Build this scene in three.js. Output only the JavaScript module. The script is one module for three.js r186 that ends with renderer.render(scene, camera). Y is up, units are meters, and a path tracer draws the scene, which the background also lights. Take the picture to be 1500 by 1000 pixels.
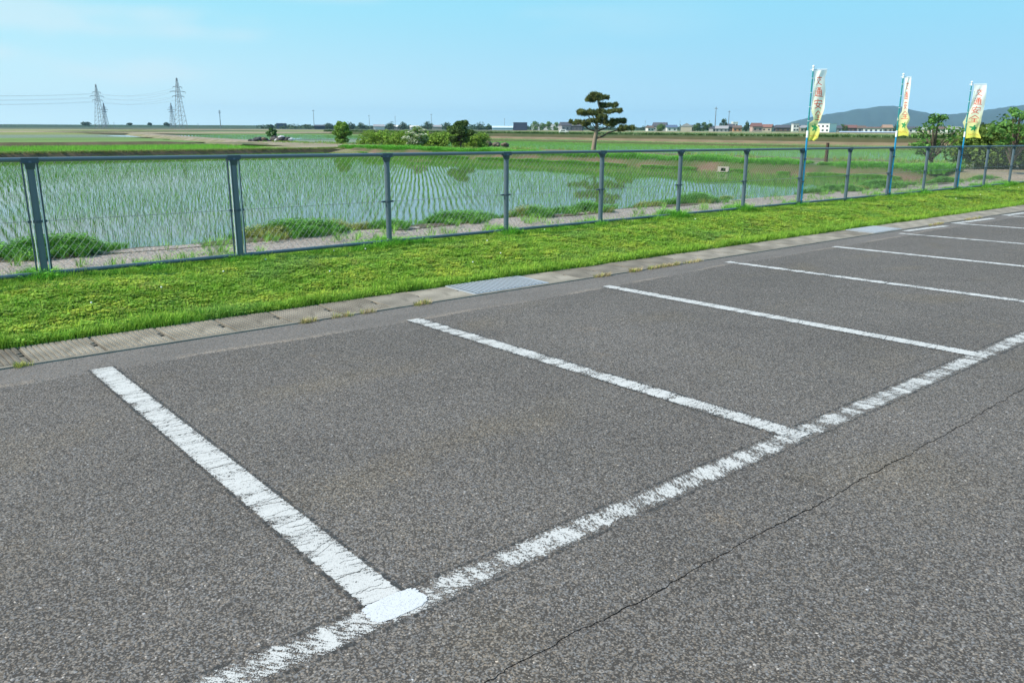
import * as THREE from 'three';
import { mergeGeometries } from 'three/addons/utils/BufferGeometryUtils.js';
import { ImprovedNoise } from 'three/addons/math/ImprovedNoise.js';

// ---------------------------------------------------------------- camera, sky, sun, exposure
const scene = new THREE.Scene();
const FOCAL = 1195.27, PITCH = 0.256, ROLL = 0.0039, YAW = 0.717, EYE = 1.55;       // pixels of a 1500 x 1000 picture, radians, metres
const camera = new THREE.PerspectiveCamera(2 * Math.atan(500 / FOCAL) * 180 / Math.PI, 1.5, 0.05, 30000);
const camF = new THREE.Vector3(Math.sin(YAW) * Math.cos(PITCH), -Math.sin(PITCH), -Math.cos(YAW) * Math.cos(PITCH));
const camR0 = new THREE.Vector3(Math.cos(YAW), 0, Math.sin(YAW));
const camU0 = new THREE.Vector3().crossVectors(camR0, camF);
const camR = camR0.clone().multiplyScalar(Math.cos(ROLL)).addScaledVector(camU0, Math.sin(ROLL));
const camU = camU0.clone().multiplyScalar(Math.cos(ROLL)).addScaledVector(camR0, -Math.sin(ROLL));
camera.position.set(0, EYE, 0);
camera.up.copy(camU);
camera.lookAt(camF.clone().add(camera.position));

const EXPOSURE = 1.42;
const SUN_HEADING = -69 * Math.PI / 180, SUN_ELEVATION = 45 * Math.PI / 180;
const sunDir = new THREE.Vector3(Math.sin(SUN_HEADING) * Math.cos(SUN_ELEVATION), Math.sin(SUN_ELEVATION), -Math.cos(SUN_HEADING) * Math.cos(SUN_ELEVATION));

const perlin = new ImprovedNoise();
const n3 = (x, y, z = 0) => perlin.noise(x, y, z);
const fbm = (x, y, z = 0, o = 4) => { let s = 0, a = 0.5, f = 1; for (let k = 0; k < o; k++) { s += a * n3(x * f, y * f, z + 7.3 * k); a *= 0.5; f *= 2.03; } return s; };
const smooth = (a, b, v) => { const t = Math.min(1, Math.max(0, (v - a) / (b - a))); return t * t * (3 - 2 * t); };
const mix = (a, b, t) => a + (b - a) * t;
const mix3 = (a, b, t) => [mix(a[0], b[0], t), mix(a[1], b[1], t), mix(a[2], b[2], t)];
const lin = (r, g, b) => { const f = (v) => { v /= 255; return v <= 0.04045 ? v / 12.92 : ((v + 0.055) / 1.055) ** 2.4; }; return [f(r), f(g), f(b)]; };

function skyTexture() {
  const W = 1024, H = 512, d = new Float32Array(W * H * 4), v = new THREE.Vector3();
  const sunSideLow = lin(214, 242, 252), farSideLow = lin(168, 214, 243), sunSideMid = lin(163, 237, 255), farSideMid = lin(150, 224, 252), zenith = lin(56, 122, 205);
  for (let j = 0; j < H; j++) for (let i = 0; i < W; i++) {
    const el = ((j + 0.5) / H - 0.5) * Math.PI, u = (i + 0.5) / W, az = (u - 0.5) * 2 * Math.PI;
    v.set(Math.cos(az) * Math.cos(el), Math.sin(el), Math.sin(az) * Math.cos(el));
    const e = Math.max(0, el) * 180 / Math.PI;
    const flat = Math.hypot(v.x, v.z) || 1, near = ((v.x * sunDir.x + v.z * sunDir.z) / flat / Math.hypot(sunDir.x, sunDir.z) + 1) / 2;
    const s = smooth(0.12, 0.72, near);
    let c = mix3(mix3(farSideLow, sunSideLow, s), mix3(farSideMid, sunSideMid, s), smooth(0, 10, e));
    c = mix3(c, zenith, smooth(9, 75, e)); const lift = 1 + 0.3 * Math.exp(-e / 3); c = [c[0] * lift, c[1] * lift, c[2] * (1 + (lift - 1) * 0.7)];
    const wisp = Math.max(0, fbm(v.x * 4 + 3, v.y * 22, v.z * 4, 5) + 0.03) * 2.2 * smooth(1.5, 4, e) * (1 - smooth(10, 24, e)) * smooth(0.18, 0.55, near);
    c = mix3(c, [0.85, 0.93, 0.97], Math.min(0.42, wisp));
    const k = (j * W + i) * 4;
    d[k] = c[0] / EXPOSURE; d[k + 1] = c[1] / EXPOSURE; d[k + 2] = c[2] / EXPOSURE; d[k + 3] = 1;
  }
  const t = new THREE.DataTexture(d, W, H, THREE.RGBAFormat, THREE.FloatType);
  t.mapping = THREE.EquirectangularReflectionMapping; t.magFilter = THREE.LinearFilter; t.minFilter = THREE.LinearFilter; t.needsUpdate = true;
  return t;
}
scene.background = skyTexture();
scene.environment = scene.background;

const sun = new THREE.DirectionalLight(new THREE.Color().setRGB(1, 0.93, 0.82), 4.8);
sun.position.copy(sunDir).multiplyScalar(80).add(new THREE.Vector3(14, 0, -14));
sun.target.position.set(14, 0, -14);
sun.castShadow = true; sun.shadow.mapSize.set(4096, 4096);
Object.assign(sun.shadow.camera, { left: -60, right: 60, top: 60, bottom: -60, near: 1, far: 260 });
scene.add(sun, sun.target);
scene.fog = new THREE.FogExp2(new THREE.Color().setRGB(0.45, 0.74, 1), 0.000085);

// ---------------------------------------------------------------- helpers
const random = (seed) => () => { seed |= 0; seed = (seed + 0x6d2b79f5) | 0; let t = Math.imul(seed ^ (seed >>> 15), 1 | seed); t = (t + Math.imul(t ^ (t >>> 7), 61 | t)) ^ t; return ((t ^ (t >>> 14)) >>> 0) / 4294967296; };
const taken = {};
const numbered = (name) => { const k = taken[name] = (taken[name] ?? -1) + 1; return k ? name + '_' + String(k).padStart(3, '0') : name; };
// positions below are given as (x along the parking row, y up, d away over the fence); d = -z
const P = (x, y, d) => new THREE.Vector3(x, y, -d);
// the place on level y that the photograph shows at pixel (px, py)
function at(px, py, y) {
  const r = camF.clone().addScaledVector(camR, (px - 750) / FOCAL).addScaledVector(camU, (500 - py) / FOCAL);
  const t = (y - EYE) / r.y; return { x: r.x * t, d: -r.z * t };
}
// the place at a distance in the direction of pixel column px, and the metres that one pixel spans there
function far(px, distance) {
  const r = camF.clone().addScaledVector(camR, (px - 750) / FOCAL).addScaledVector(camU, (500 - 187) / FOCAL); r.y = 0; r.normalize();
  return { x: r.x * distance, d: -r.z * distance, m: distance * r.dot(camF) / FOCAL, turn: Math.atan2(-r.x, -r.z) };
}
const material = (name, rgb, o = {}) => { const m = new THREE.MeshPhysicalMaterial({ roughness: 0.8, side: THREE.DoubleSide, ...o }); m.color.setRGB(...rgb); m.name = name; return m; };
function put(o, parent) { o.castShadow = o.receiveShadow = true; (parent ?? scene).add(o); return o; }
function tag(o, label, category, group, kind) { Object.assign(o.userData, { label, category }); if (group) o.userData.group = group; if (kind) o.userData.kind = kind; return o; }
function mesh(name, geometry, m, parent) { const o = new THREE.Mesh(geometry, m); o.name = parent ? name : numbered(name); return put(o, parent); }
function thing(name, label, category, [x, y, d] = [0, 0, 0], turn = 0, group) { const o = new THREE.Group(); o.name = numbered(name); o.position.set(x, y, -d); o.rotation.y = turn; scene.add(o); return tag(o, label, category, group); }
function structure(name, geometry, m, label, category) { const o = mesh(name, geometry, m); return tag(o, label, category, null, 'structure'); }
const box = (w, h, l, x = 0, y = 0, z = 0) => new THREE.BoxGeometry(w, h, l).translate(x, y, z);
const merge = (list) => mergeGeometries(list.map((g) => { const q = g.index ? g.toNonIndexed() : g; for (const k of Object.keys(q.attributes)) if (!['position', 'normal', 'uv'].includes(k)) q.deleteAttribute(k); return q; }));
function bar(a, b, r, sides = 6, r2 = r) {
  const dir = b.clone().sub(a), len = dir.length(), g = new THREE.CylinderGeometry(r2, r, len, sides, 1);
  g.applyQuaternion(new THREE.Quaternion().setFromUnitVectors(new THREE.Vector3(0, 1, 0), dir.normalize()));
  return g.translate((a.x + b.x) / 2, (a.y + b.y) / 2, (a.z + b.z) / 2);
}
const steps = (a, b, n) => Array.from({ length: n + 1 }, (_, i) => a + (b - a) * i / n);
// a sheet over a grid of x and d; y, colour and place may vary
function sheet(xs, ds, y, colour, place) {
  const p = [], c = [], uv = [], ix = [], w = xs.length;
  ds.forEach((d0, j) => xs.forEach((x0, i) => {
    let x = x0, d = d0; if (place) [x, d] = place(x0, d0, i, j);
    p.push(x, typeof y === 'number' ? y : y(x, d, i, j), -d); uv.push(x, d);
    if (colour) c.push(...colour(x, d, i, j));
    if (i < w - 1 && j < ds.length - 1) { const a = j * w + i; ix.push(a, a + 1, a + w, a + 1, a + w + 1, a + w); }
  }));
  const g = new THREE.BufferGeometry();
  g.setAttribute('position', new THREE.Float32BufferAttribute(p, 3)); g.setAttribute('uv', new THREE.Float32BufferAttribute(uv, 2));
  if (colour) g.setAttribute('color', new THREE.Float32BufferAttribute(c, 3));
  g.setIndex(ix); g.computeVertexNormals(); return g;
}
function dataTexture(w, h, fill, srgb, metres) {
  const t = new THREE.DataTexture(fill, w, h, THREE.RGBAFormat); t.wrapS = t.wrapT = THREE.RepeatWrapping; t.magFilter = THREE.LinearFilter; t.minFilter = THREE.LinearMipmapLinearFilter; t.generateMipmaps = true;
  if (srgb) t.colorSpace = THREE.SRGBColorSpace;
  if (metres) t.repeat.set(1 / metres, 1 / metres); t.needsUpdate = true; return t;
}
// a grain of overlapping stones: colour map and height map that repeat after size * metresPerPixel
function stones(size, metres, seed, count, radius, tone, base, pit) {
  const rnd = random(seed), col = new Uint8Array(size * size * 4), hgt = new Uint8Array(size * size * 4);
  for (let k = 0; k < size * size; k++) { const g = base(rnd); col.set([g[0], g[1], g[2], 255], k * 4); hgt.set([pit, pit, pit, 255], k * 4); }
  for (let s = 0; s < count; s++) {
    const cx = rnd() * size, cy = rnd() * size, r = radius(rnd), e = 0.6 + 0.4 * rnd(), a = rnd() * 3.14, ca = Math.cos(a), sa = Math.sin(a), t = tone(rnd), top = 120 + 110 * rnd(), R = Math.ceil(r);
    for (let y = -R; y <= R; y++) for (let x = -R; x <= R; x++) {
      const u = (x * ca + y * sa) / r, v = (-x * sa + y * ca) / (r * e), q = u * u + v * v; if (q > 1) continue;
      const k = ((((cy + y) | 0) + size) % size * size + (((cx + x) | 0) + size) % size) * 4, hh = top * (1 - 0.35 * q);
      if (hh < hgt[k] * 0.9) continue;
      const f = 0.92 + 0.16 * rnd(); col[k] = Math.min(255, t[0] * f); col[k + 1] = Math.min(255, t[1] * f); col[k + 2] = Math.min(255, t[2] * f); hgt[k] = hgt[k + 1] = hgt[k + 2] = hh;
    }
  }
  return { map: dataTexture(size, size, col, true, metres), bumpMap: dataTexture(size, size, hgt, false, metres) };
}
function noiseTexture(size, metres, seed, colour) {
  const rnd = random(seed), d = new Uint8Array(size * size * 4);
  for (let j = 0; j < size; j++) for (let i = 0; i < size; i++) { const c = colour(i / size, j / size, rnd); d.set([c[0], c[1], c[2], 255], (j * size + i) * 4); }
  return dataTexture(size, size, d, true, metres);
}
// a tuft of narrow bent blades; h height, w blade width, spread of the foot
function tuft(n, h, w, spread, lean, seed) {
  const rnd = random(seed), p = [], ix = [], nm = [];
  for (let b = 0; b < n; b++) {
    const a = rnd() * 6.283, r = spread * Math.sqrt(rnd()), t = a + (rnd() - 0.5) * 1.6, hh = h * (0.6 + 0.4 * rnd()), l = lean * (0.3 + 0.9 * rnd()) * hh;
    const x = Math.cos(a) * r, z = Math.sin(a) * r, dx = Math.cos(t), dz = Math.sin(t), sx = -dz * w / 2, sz = dx * w / 2, o = p.length / 3;
    p.push(x - sx, 0, z - sz, x + sx, 0, z + sz, x + dx * l * 0.35 - sx * 0.85, hh * 0.6, z + dz * l * 0.35 - sz * 0.85, x + dx * l * 0.35 + sx * 0.85, hh * 0.6, z + dz * l * 0.35 + sz * 0.85, x + dx * l, hh, z + dz * l);
    ix.push(o, o + 1, o + 2, o + 1, o + 3, o + 2, o + 2, o + 3, o + 4);
    for (let k = 0; k < 5; k++) nm.push(dx * 0.5, 0.8, dz * 0.5);
  }
  const g = new THREE.BufferGeometry(); g.setAttribute('position', new THREE.Float32BufferAttribute(p, 3)); g.setIndex(ix); g.computeVertexNormals(); return g;
}
// clover-like rosette: small round-ish leaflets held flat on short stems
function rosette(n, h, size, spread, seed) {
  const rnd = random(seed), p = [], ix = [];
  for (let b = 0; b < n; b++) {
    const a = rnd() * 6.283, r = spread * Math.sqrt(rnd()), x = Math.cos(a) * r, z = Math.sin(a) * r, y = h * (0.45 + 0.55 * rnd()), s = size * (0.7 + 0.6 * rnd()), tilt = (rnd() - 0.5) * 1.1, o = p.length / 3, q = rnd() * 6.283;
    for (let k = 0; k < 5; k++) { const t = q + k * 1.2566; p.push(x + Math.cos(t) * s, y + Math.cos(t) * s * tilt, z + Math.sin(t) * s); }
    ix.push(o, o + 1, o + 2, o, o + 2, o + 3, o, o + 3, o + 4);
  }
  const g = new THREE.BufferGeometry(); g.setAttribute('position', new THREE.Float32BufferAttribute(p, 3)); g.setIndex(ix); g.computeVertexNormals(); return g;
}
const M4 = new THREE.Matrix4(), Q = new THREE.Quaternion(), E = new THREE.Euler(), S3 = new THREE.Vector3();
function scatter(name, geometry, m, list, label, category, parent) {           // list of [x, y, d, scale, turn, r, g, b, tall]
  const o = new THREE.InstancedMesh(geometry, m, list.length), c = new THREE.Color();
  list.forEach(([x, y, d, s, turn, r, g, b, tall = 1], k) => { E.set(0, turn, 0); M4.compose(P(x, y, d), Q.setFromEuler(E), S3.set(s, s * tall, s)); o.setMatrixAt(k, M4); c.setRGB(r, g, b); o.setColorAt(k, c); });
  o.name = parent ? name : numbered(name); put(o, parent); o.userData.kind = 'stuff'; if (!parent) Object.assign(o.userData, { label, category }); return o;
}

// ---------------------------------------------------------------- ground levels
const lotY = (x, d) => -0.0071 * x - 0.0145 * d;
const fenceD = 9.03, fenceX = 1.75;
const footY = (x) => 0.055 - 0.006 * (x - 1.75);                                  // ground along the fence and gravel path
const WATER = -0.36, ROAD = -0.06;

// ---------------------------------------------------------------- materials of the setting
const asphaltGrain = stones(2048, 4.1, 11, 470000, (r) => 1.1 + 2.1 * r() * r(), (r) => { const q = r(), g = q < 0.012 ? 150 + 40 * r() : q < 0.4 ? 110 + 24 * r() : 90 + 26 * r(), w = (r() - 0.3) * 15; return [g + w, g + w * 0.3, g - w * 0.6]; }, (r) => { const g = 58 + 18 * r(); return [g + 1, g - 1, g - 3]; }, 40);
const asphalt = material('weathered asphalt', [0.985, 0.93, 0.885], { ...asphaltGrain, bumpScale: 0.0024, roughness: 0.9, vertexColors: true, specularIntensity: 0.4 });
const stripGrain = stones(1024, 2.05, 23, 200000, (r) => 1 + 1.5 * r(), (r) => { const g = 92 + 38 * r(), w = (r() - 0.3) * 12; return [g + w, g, g - w]; }, (r) => { const g = 66 + 18 * r(); return [g + 1, g, g - 2]; }, 50);
const stripAsphalt = material('fine asphalt along the drain', [0.99, 0.935, 0.89], { ...stripGrain, bumpScale: 0.0015, roughness: 0.88, vertexColors: true, specularIntensity: 0.4 });
const gravelGrain = stones(1024, 3, 31, 60000, (r) => 2.5 + 5 * r() * r(), (r) => { const g = 120 + 70 * r(), w = (r() - 0.2) * 22; return [g + w, g + w * 0.2, g - w * 0.7]; }, (r) => { const g = 100 + 30 * r(); return [g + 8, g, g - 8]; }, 50);
const gravel = material('pinkish grey gravel', [0.8, 0.745, 0.7], { ...gravelGrain, bumpScale: 0.012, roughness: 0.95, vertexColors: true });
const soilMap = noiseTexture(512, 6, 41, (u, v, r) => { const n = 0.5 + 0.5 * Math.sin(6.283 * (u * 3 + Math.sin(6.283 * v) * 0.3)) * 0.2 + (r() - 0.5) * 0.5, g = 150 + 70 * n; return [g, g, g]; });
const soil = material('soil and stubble', [1, 1, 1], { map: soilMap, roughness: 1, vertexColors: true });
const fieldMap = noiseTexture(1024, 24, 43, (u, v, r) => { const g = 178 + 60 * (r() - 0.5) + 26 * Math.sin(6.283 * v * 40 + 2 * Math.sin(6.283 * u * 2)); return [g, g, g]; });
const fieldStuff = material('field surface', [1, 1, 1], { map: fieldMap, roughness: 0.9, vertexColors: true });
const water = material('still muddy water', [0.1, 0.092, 0.078], { roughness: 0.03, ior: 1.33 });
const leafOpts = { roughness: 0.75, transmission: 0.3, thickness: 0, specularIntensity: 0.25 };
const grassLeaf = material('grass blade', [1, 1, 1], leafOpts);

// ---------------------------------------------------------------- parking lot
const lotTint = (x, d) => { const a = fbm(x * 0.5, d * 0.5, 2), b = fbm(x * 2.3, d * 2.3, 9), warm = Math.max(0, fbm(x * 0.9 + 5, d * 1.4, 4) - 0.12), blot = smooth(0.3, 0.5, fbm(x * 3.1 + 9, d * 3.1, 14)), drip = smooth(0.52, 0.6, n3(x * 7, d * 7, 33)), v = (1 + 0.24 * a + 0.12 * b) * (1 - 0.16 * drip) * (1 + 0.12 * blot); return [v * (1 + 0.3 * warm + 0.06 * blot), v * (1 + 0.16 * warm), v * (1 - 0.15 * warm - 0.08 * blot)]; };
const seam = (x) => 1.6 + 0.012 * Math.sin(x * 1.3) + 0.022 * n3(x * 2.1, 0.5) + 0.014 * n3(x * 9, 2.5) + 0.01 * n3(x * 27, 4.5) + 0.006 * n3(x * 70, 2.1) + 0.02 * smooth(2, 0.5, x);
const seamGap = (x) => 0.0003 + smooth(1.1, 2.2, x) * Math.max(0, 0.005 * n3(x * 60, 6.2)) + 0.005 * Math.max(0, 0.35 + n3(x * 41, 3.7)) * smooth(-0.25, 0.35, n3(x * 3.1, 7.7) + 0.4 * n3(x * 17, 1.1)) * smooth(0.9, 2.2, x) * (1 - smooth(8, 12, x));
const lotXs = [...steps(-14, -1, 26), ...steps(-0.98, 0.6, 40), ...steps(0.61, 7, 640), ...steps(7.05, 9, 40), ...steps(9.1, 30, 210), ...steps(30.5, 70, 40)];
const lot = structure('parking_lot', sheet(lotXs, [0, ...steps(0.04, 1, 44)], (x, d) => lotY(x, d), lotTint, (x, q) => { const a = seam(x) + seamGap(x); return [x, a + (6.44 - a) * q]; }), asphalt, 'grey weathered asphalt of the parking bays', 'parking lot');
const laneXs = lotXs.filter((x) => x < 40);
mesh('driving_lane', sheet([...laneXs, ...steps(41, 70, 29)], [...steps(0, 0.96, 60), 1], (x, d) => lotY(x, d) - 0.003, lotTint, (x, q) => [x, -14 + (seam(x) + 14) * q]), asphalt, lot);
mesh('road_base', sheet([-14, 70], [0.9, 2.4], (x, d) => lotY(x, d) - 0.0055, () => [0.6, 0.57, 0.54]), asphalt, lot);
const stripEdge = (x) => 5.93 + 0.05 * Math.sin(x * 0.8 + 1) + 0.06 * n3(x * 0.9, 3.3) + 0.02 * n3(x * 5, 1.3) + 0.1 * smooth(7, 12, x);
mesh('patched_strip', sheet(lotXs, [0, 0.05, 0.12, 0.2, 0.35, 0.5, 0.7, 0.85, 1], (x, d, i, j) => lotY(x, d) + (j === 0 ? -0.002 : 0.004), (x, d, i, j) => { const v = 0.97 + 0.2 * fbm(x * 1.2, d * 4, 5), e = j < 3 ? smooth(-0.25, 0.15, n3(x * 1.1, 8.2) + 0.4 * n3(x * 14, 3)) * [0.4, 0.75, 0.3][j] : 0; return [v * (1 + 0.65 * e), v * (1 + 0.55 * e), v * (1 + 0.4 * e)]; }, (x, q) => [x, stripEdge(x) + (6.445 - stripEdge(x)) * q]), stripAsphalt, lot);

// worn paint: colour and coverage of a painted line, 2 mm to the pixel, 4.096 m before it repeats
function paint(seed, worn, dark) {
  const W = 2048, H = 100, rnd = random(seed), col = new Uint8Array(W * H * 4), alp = new Uint8Array(W * H * 4), crack = new Float32Array(W * H);
  for (let x = rnd() * 20; x < W; x += 5 + rnd() * rnd() * 60) {                 // cracks across the line
    let px = x; const slope = (rnd() - 0.5) * 0.9, a = rnd() < 0.6 ? H * rnd() * 0.7 : 0, b = rnd() < 0.6 ? Math.min(H, a + H * (0.1 + rnd() * 0.5)) : H, w = 0.15 + rnd() * 0.8 + (rnd() < 0.07 ? 0.9 : 0);
    for (let y = 0; y < H; y++) { px += slope + (rnd() - 0.5) * 2.2; if (y < a || y > b) continue; for (let q = -3; q <= 3; q++) { const k = y * W + ((Math.round(px) + q + 4 * W) % W); crack[k] = Math.max(crack[k], 1 - Math.abs(q) / (w + 0.3)); } }
  }
  for (let y = 0; y < H; y++) for (let x = 0; x < W; x++) {
    const a = x / W * 6.28318, cx = Math.cos(a) * 6.5, cy = Math.sin(a) * 6.5, v = (y + 0.5) * 0.002 - 0.1, k = y * W + x;   // v: metres from the middle
    const edge = 0.075 + 0.007 * n3(cx * 6, cy * 6, seed) + 0.004 * n3(cx * 25, cy * 25, seed + 3);
    const streak = n3(cx * 9 + v * 60, cy * 9 + v * 14, v * 30 + seed) * 0.6 + n3(cx * 28, cy * 28, v * 160 + seed) * 0.55 + n3(cx * 80, cy * 80, v * 420 + seed) * 0.45;
    const big = n3(cx * 1.1, cy * 1.1, seed + 9) * 0.5 + n3(cx * 3, cy * 3, v * 9 + seed + 5) * 0.4;
    let cover = smooth(-0.08, 0.1, streak * (0.55 + worn * 0.4) + big * (0.35 + worn * 0.6) + 0.62 - worn * (0.62 + 0.5 * smooth(0.035, 0.075, Math.abs(v))));
    cover *= smooth(edge + 0.001, edge - 0.003, Math.abs(v)) * (1 - Math.min(1, crack[k] * (1.25 - 0.3 * worn)));
    if (rnd() < 0.035 + 0.05 * worn) cover *= 0.45;
    const tar = dark * smooth(0.098, 0.086, Math.abs(v)) * smooth(edge - 0.006, edge + 0.004, Math.abs(v)) * smooth(-0.25, 0.3, n3(cx * 5, cy * 5, seed + (v > 0 ? 20 : 30)) + 0.5 * n3(cx * 40, cy * 40, v * 90));
    const white = cover > tar, g = white ? 226 + 16 * (rnd() - 0.5) + 14 * big : 62 + 14 * rnd(), f = Math.round(255 * Math.max(cover, tar * 0.8));
    col.set([g, g, g + (white ? -2 : 0), 255], k * 4); alp.set([f, f, f, 255], k * 4);
  }
  const o = { map: dataTexture(W, H, col, true), alphaMap: dataTexture(W, H, alp, false) };
  return material('worn white road paint', [0.64, 0.63, 0.615], { ...o, transparent: true, roughness: 0.7 });
}
const paints = [paint(3, 0.44, 0.9), paint(5, 0.54, 0.85), paint(8, 0.84, 0.7)];
// a painted line from a to b (x, d); its texture starts at u0
function stripe(name, a, b, m, u0 = 0, width = 0.2, lift = 0.002) {
  const dx = b[0] - a[0], dd = b[1] - a[1], len = Math.hypot(dx, dd), nx = -dd / len * width / 2, nd = dx / len * width / 2, p = [], uv = [], ix = [], n = Math.ceil(len);
  for (let i = 0; i <= n; i++) { const t = i / n, x = a[0] + dx * t, d = a[1] + dd * t; for (const s of [-1, 1]) { const X = x + nx * s, D = d + nd * s; p.push(X, lotY(X, D) + lift, -D); uv.push(u0 + len * t / 4.096, s < 0 ? 0 : 1); } if (i < n) { const k = i * 2; ix.push(k, k + 2, k + 1, k + 1, k + 2, k + 3); } }
  const g = new THREE.BufferGeometry(); g.setAttribute('position', new THREE.Float32BufferAttribute(p, 3)); g.setAttribute('uv', new THREE.Float32BufferAttribute(uv, 2)); g.setIndex(ix); g.computeVertexNormals();
  return mesh(name, g, m, lot);
}
const frontD = 2.118, bayX = (i, d) => 1.3186 + 2.5807 * i + (d - frontD) * 0.0293;
stripe('front_line', [-10, frontD], [30, frontD], paints[2], 0.12);
const bayEnds = [6.05, 6.04, 5.95, 6.0, 6.2, 6.08, 6.25, 6.3, 6.25, 6.25, 6.25];
bayEnds.forEach((d1, k) => { const i = k - 1, d0 = i === 0 ? frontD + 0.078 : frontD - 0.04; stripe('bay_line', [bayX(i, d0), d0], [bayX(i, d1), d1], paints[i < 1 ? 0 : i === 1 ? 1 : i % 2], 0.17 + i * 0.37, 0.2, 0.0045); });
for (const [a, b] of [[14.75, 16.25], [16.85, 18.6], [19.5, 21.2]]) stripe('stop_line', [a, 6.33], [b, 6.24], paints[0], a * 0.31, 0.2, 0.0075);
{ // the fresh dab of paint where the first bay line meets the front line
  const s = new THREE.Shape(), n = 90, rnd = random(77);
  for (let k = 0; k <= n; k++) { const t = k / n * 6.28318, c = Math.cos(t), q = Math.sin(t), r = 1 + 0.13 * (rnd() - 0.5), x = Math.sign(c) * Math.abs(c) ** 0.5 * 0.112 * r, y = Math.sign(q) * Math.abs(q) ** 0.5 * 0.064 * r; k ? s.lineTo(x, y) : s.moveTo(x, y); }
  const g = new THREE.ShapeGeometry(s).rotateX(-Math.PI / 2), c = at(579, 887, -0.04); g.translate(c.x, lotY(c.x, c.d) + 0.0045, -c.d); g.rotateY(0);
  mesh('paint_dab', g, material('fresh white paint', [0.62, 0.63, 0.64], { roughness: 0.6, map: noiseTexture(256, 0.5, 83, (u, v, r) => { const g = r() < 0.05 ? 120 + 80 * r() : 228 + 20 * r(); return [g, g, g]; }) }), lot);
}

// ---------------------------------------------------------------- drain with lids and gratings
const concreteMap = noiseTexture(512, 1.3, 51, (u, v, r) => { const g = 168 + 50 * (r() - 0.5) - (r() < 0.04 ? 60 * r() : 0) - 40 * Math.max(0, Math.sin(6.283 * (u + 2 * v) + 3 * Math.sin(6.283 * u * 2)) * Math.sin(6.283 * v * 2 + 1) - 0.4) + 16 * Math.sin(6.283 * (u * 2 + v)) * Math.sin(6.283 * v * 3); return [g, g - 4, g - 13]; });
const concrete = material('worn concrete', [0.56, 0.525, 0.48], { map: concreteMap, roughness: 0.95 });
const lidTones = [0, 1, 2, 3].map((k) => material('worn concrete lid', [[0.58, 0.54, 0.49], [0.5, 0.465, 0.42], [0.64, 0.6, 0.54], [0.42, 0.385, 0.34]][k], { map: concreteMap, roughness: 0.95 }));
const galvanised = material('galvanised steel', [0.4, 0.43, 0.47], { metalness: 0.3, roughness: 0.5 });
const drain = new THREE.Group(); drain.name = 'drain_channel'; scene.add(drain); tag(drain, 'concrete roadside drain with square lids beside the grass verge', 'drain', null, 'structure');
const wallXs = [...steps(-14, 60, 148)];
mesh('channel_edge', sheet(wallXs, [6.462, 6.468, 6.535, 6.541], (x, d, i, j) => lotY(x, d) + (j === 0 || j === 3 ? -0.2 : 0.006)), concrete, drain);
mesh('channel_edge', sheet(wallXs, [7.085, 7.091, 7.2, 7.21], (x, d, i, j) => lotY(x, d) + (j === 0 || j === 3 ? -0.2 : 0.004)), concrete, drain);
mesh('joint_dirt', sheet([...steps(-14, -1, 26), ...steps(-0.9, 14, 298), ...steps(14.5, 60, 91)], [6.43, 6.45, 6.47], (x, d) => lotY(x, d) - 0.008 + 0.014 * n3(x * 5, 1.7) + 0.008 * n3(x * 19, 3.1), (x) => { const v = 0.8 + 0.5 * n3(x * 9, 2); return [0.17 * v, 0.13 * v, 0.09 * v]; }), soil, drain);
mesh('channel_bed', sheet([-14, 60], [6.4, 7.3], (x, d) => lotY(x, d) - 0.25), material('damp drain bed', [0.04, 0.038, 0.03], { roughness: 1 }), drain);
function lidGeometry(waffle) {
  const s = new THREE.Shape(), a = 0.2485, b = 0.268, r = 0.03;                   // half size along the drain and across it
  s.moveTo(-a, -b); s.lineTo(a, -b); s.lineTo(a, -0.03); s.lineTo(a - r, -0.024); s.lineTo(a - r, 0.024); s.lineTo(a, 0.03); s.lineTo(a, b); s.lineTo(-a, b); s.closePath();
  const g = new THREE.ExtrudeGeometry(s, { depth: 0.05, bevelEnabled: true, bevelSize: 0.004, bevelThickness: 0.004, bevelSegments: 1, curveSegments: 2 }).rotateX(-Math.PI / 2).translate(0, -0.054, 0);
  const uvs = (m) => { const p = m.attributes.position, uv = m.attributes.uv; for (let k = 0; k < p.count; k++) uv.setXY(k, p.getX(k) + p.getY(k), p.getZ(k)); return m; };
  if (!waffle) return [uvs(merge([g]))];
  const pads = []; for (let i = 0; i < 12; i++) for (let j = 0; j < 13; j++) { const x = -0.2255 + i * 0.041, z = -0.246 + j * 0.041; if (x > 0.2 && Math.abs(z) < 0.045) continue; pads.push(new THREE.CylinderGeometry(0.0205, 0.0235, 0.01, 4, 1, false, Math.PI / 4).translate(x, 0.005, z)); }
  return [uvs(merge([g])), uvs(merge(pads))];
}
const lidGeo = [lidGeometry(true), lidGeometry(false)];
const gratingSpots = [5.2, 14.05];
const tiltLot = (o) => { o.rotation.z = -0.0071; o.rotation.x = 0.0145; return o; };
const soiled = material('soiled lid grooves', [0.3, 0.28, 0.245], { map: concreteMap, roughness: 1 });
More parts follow.
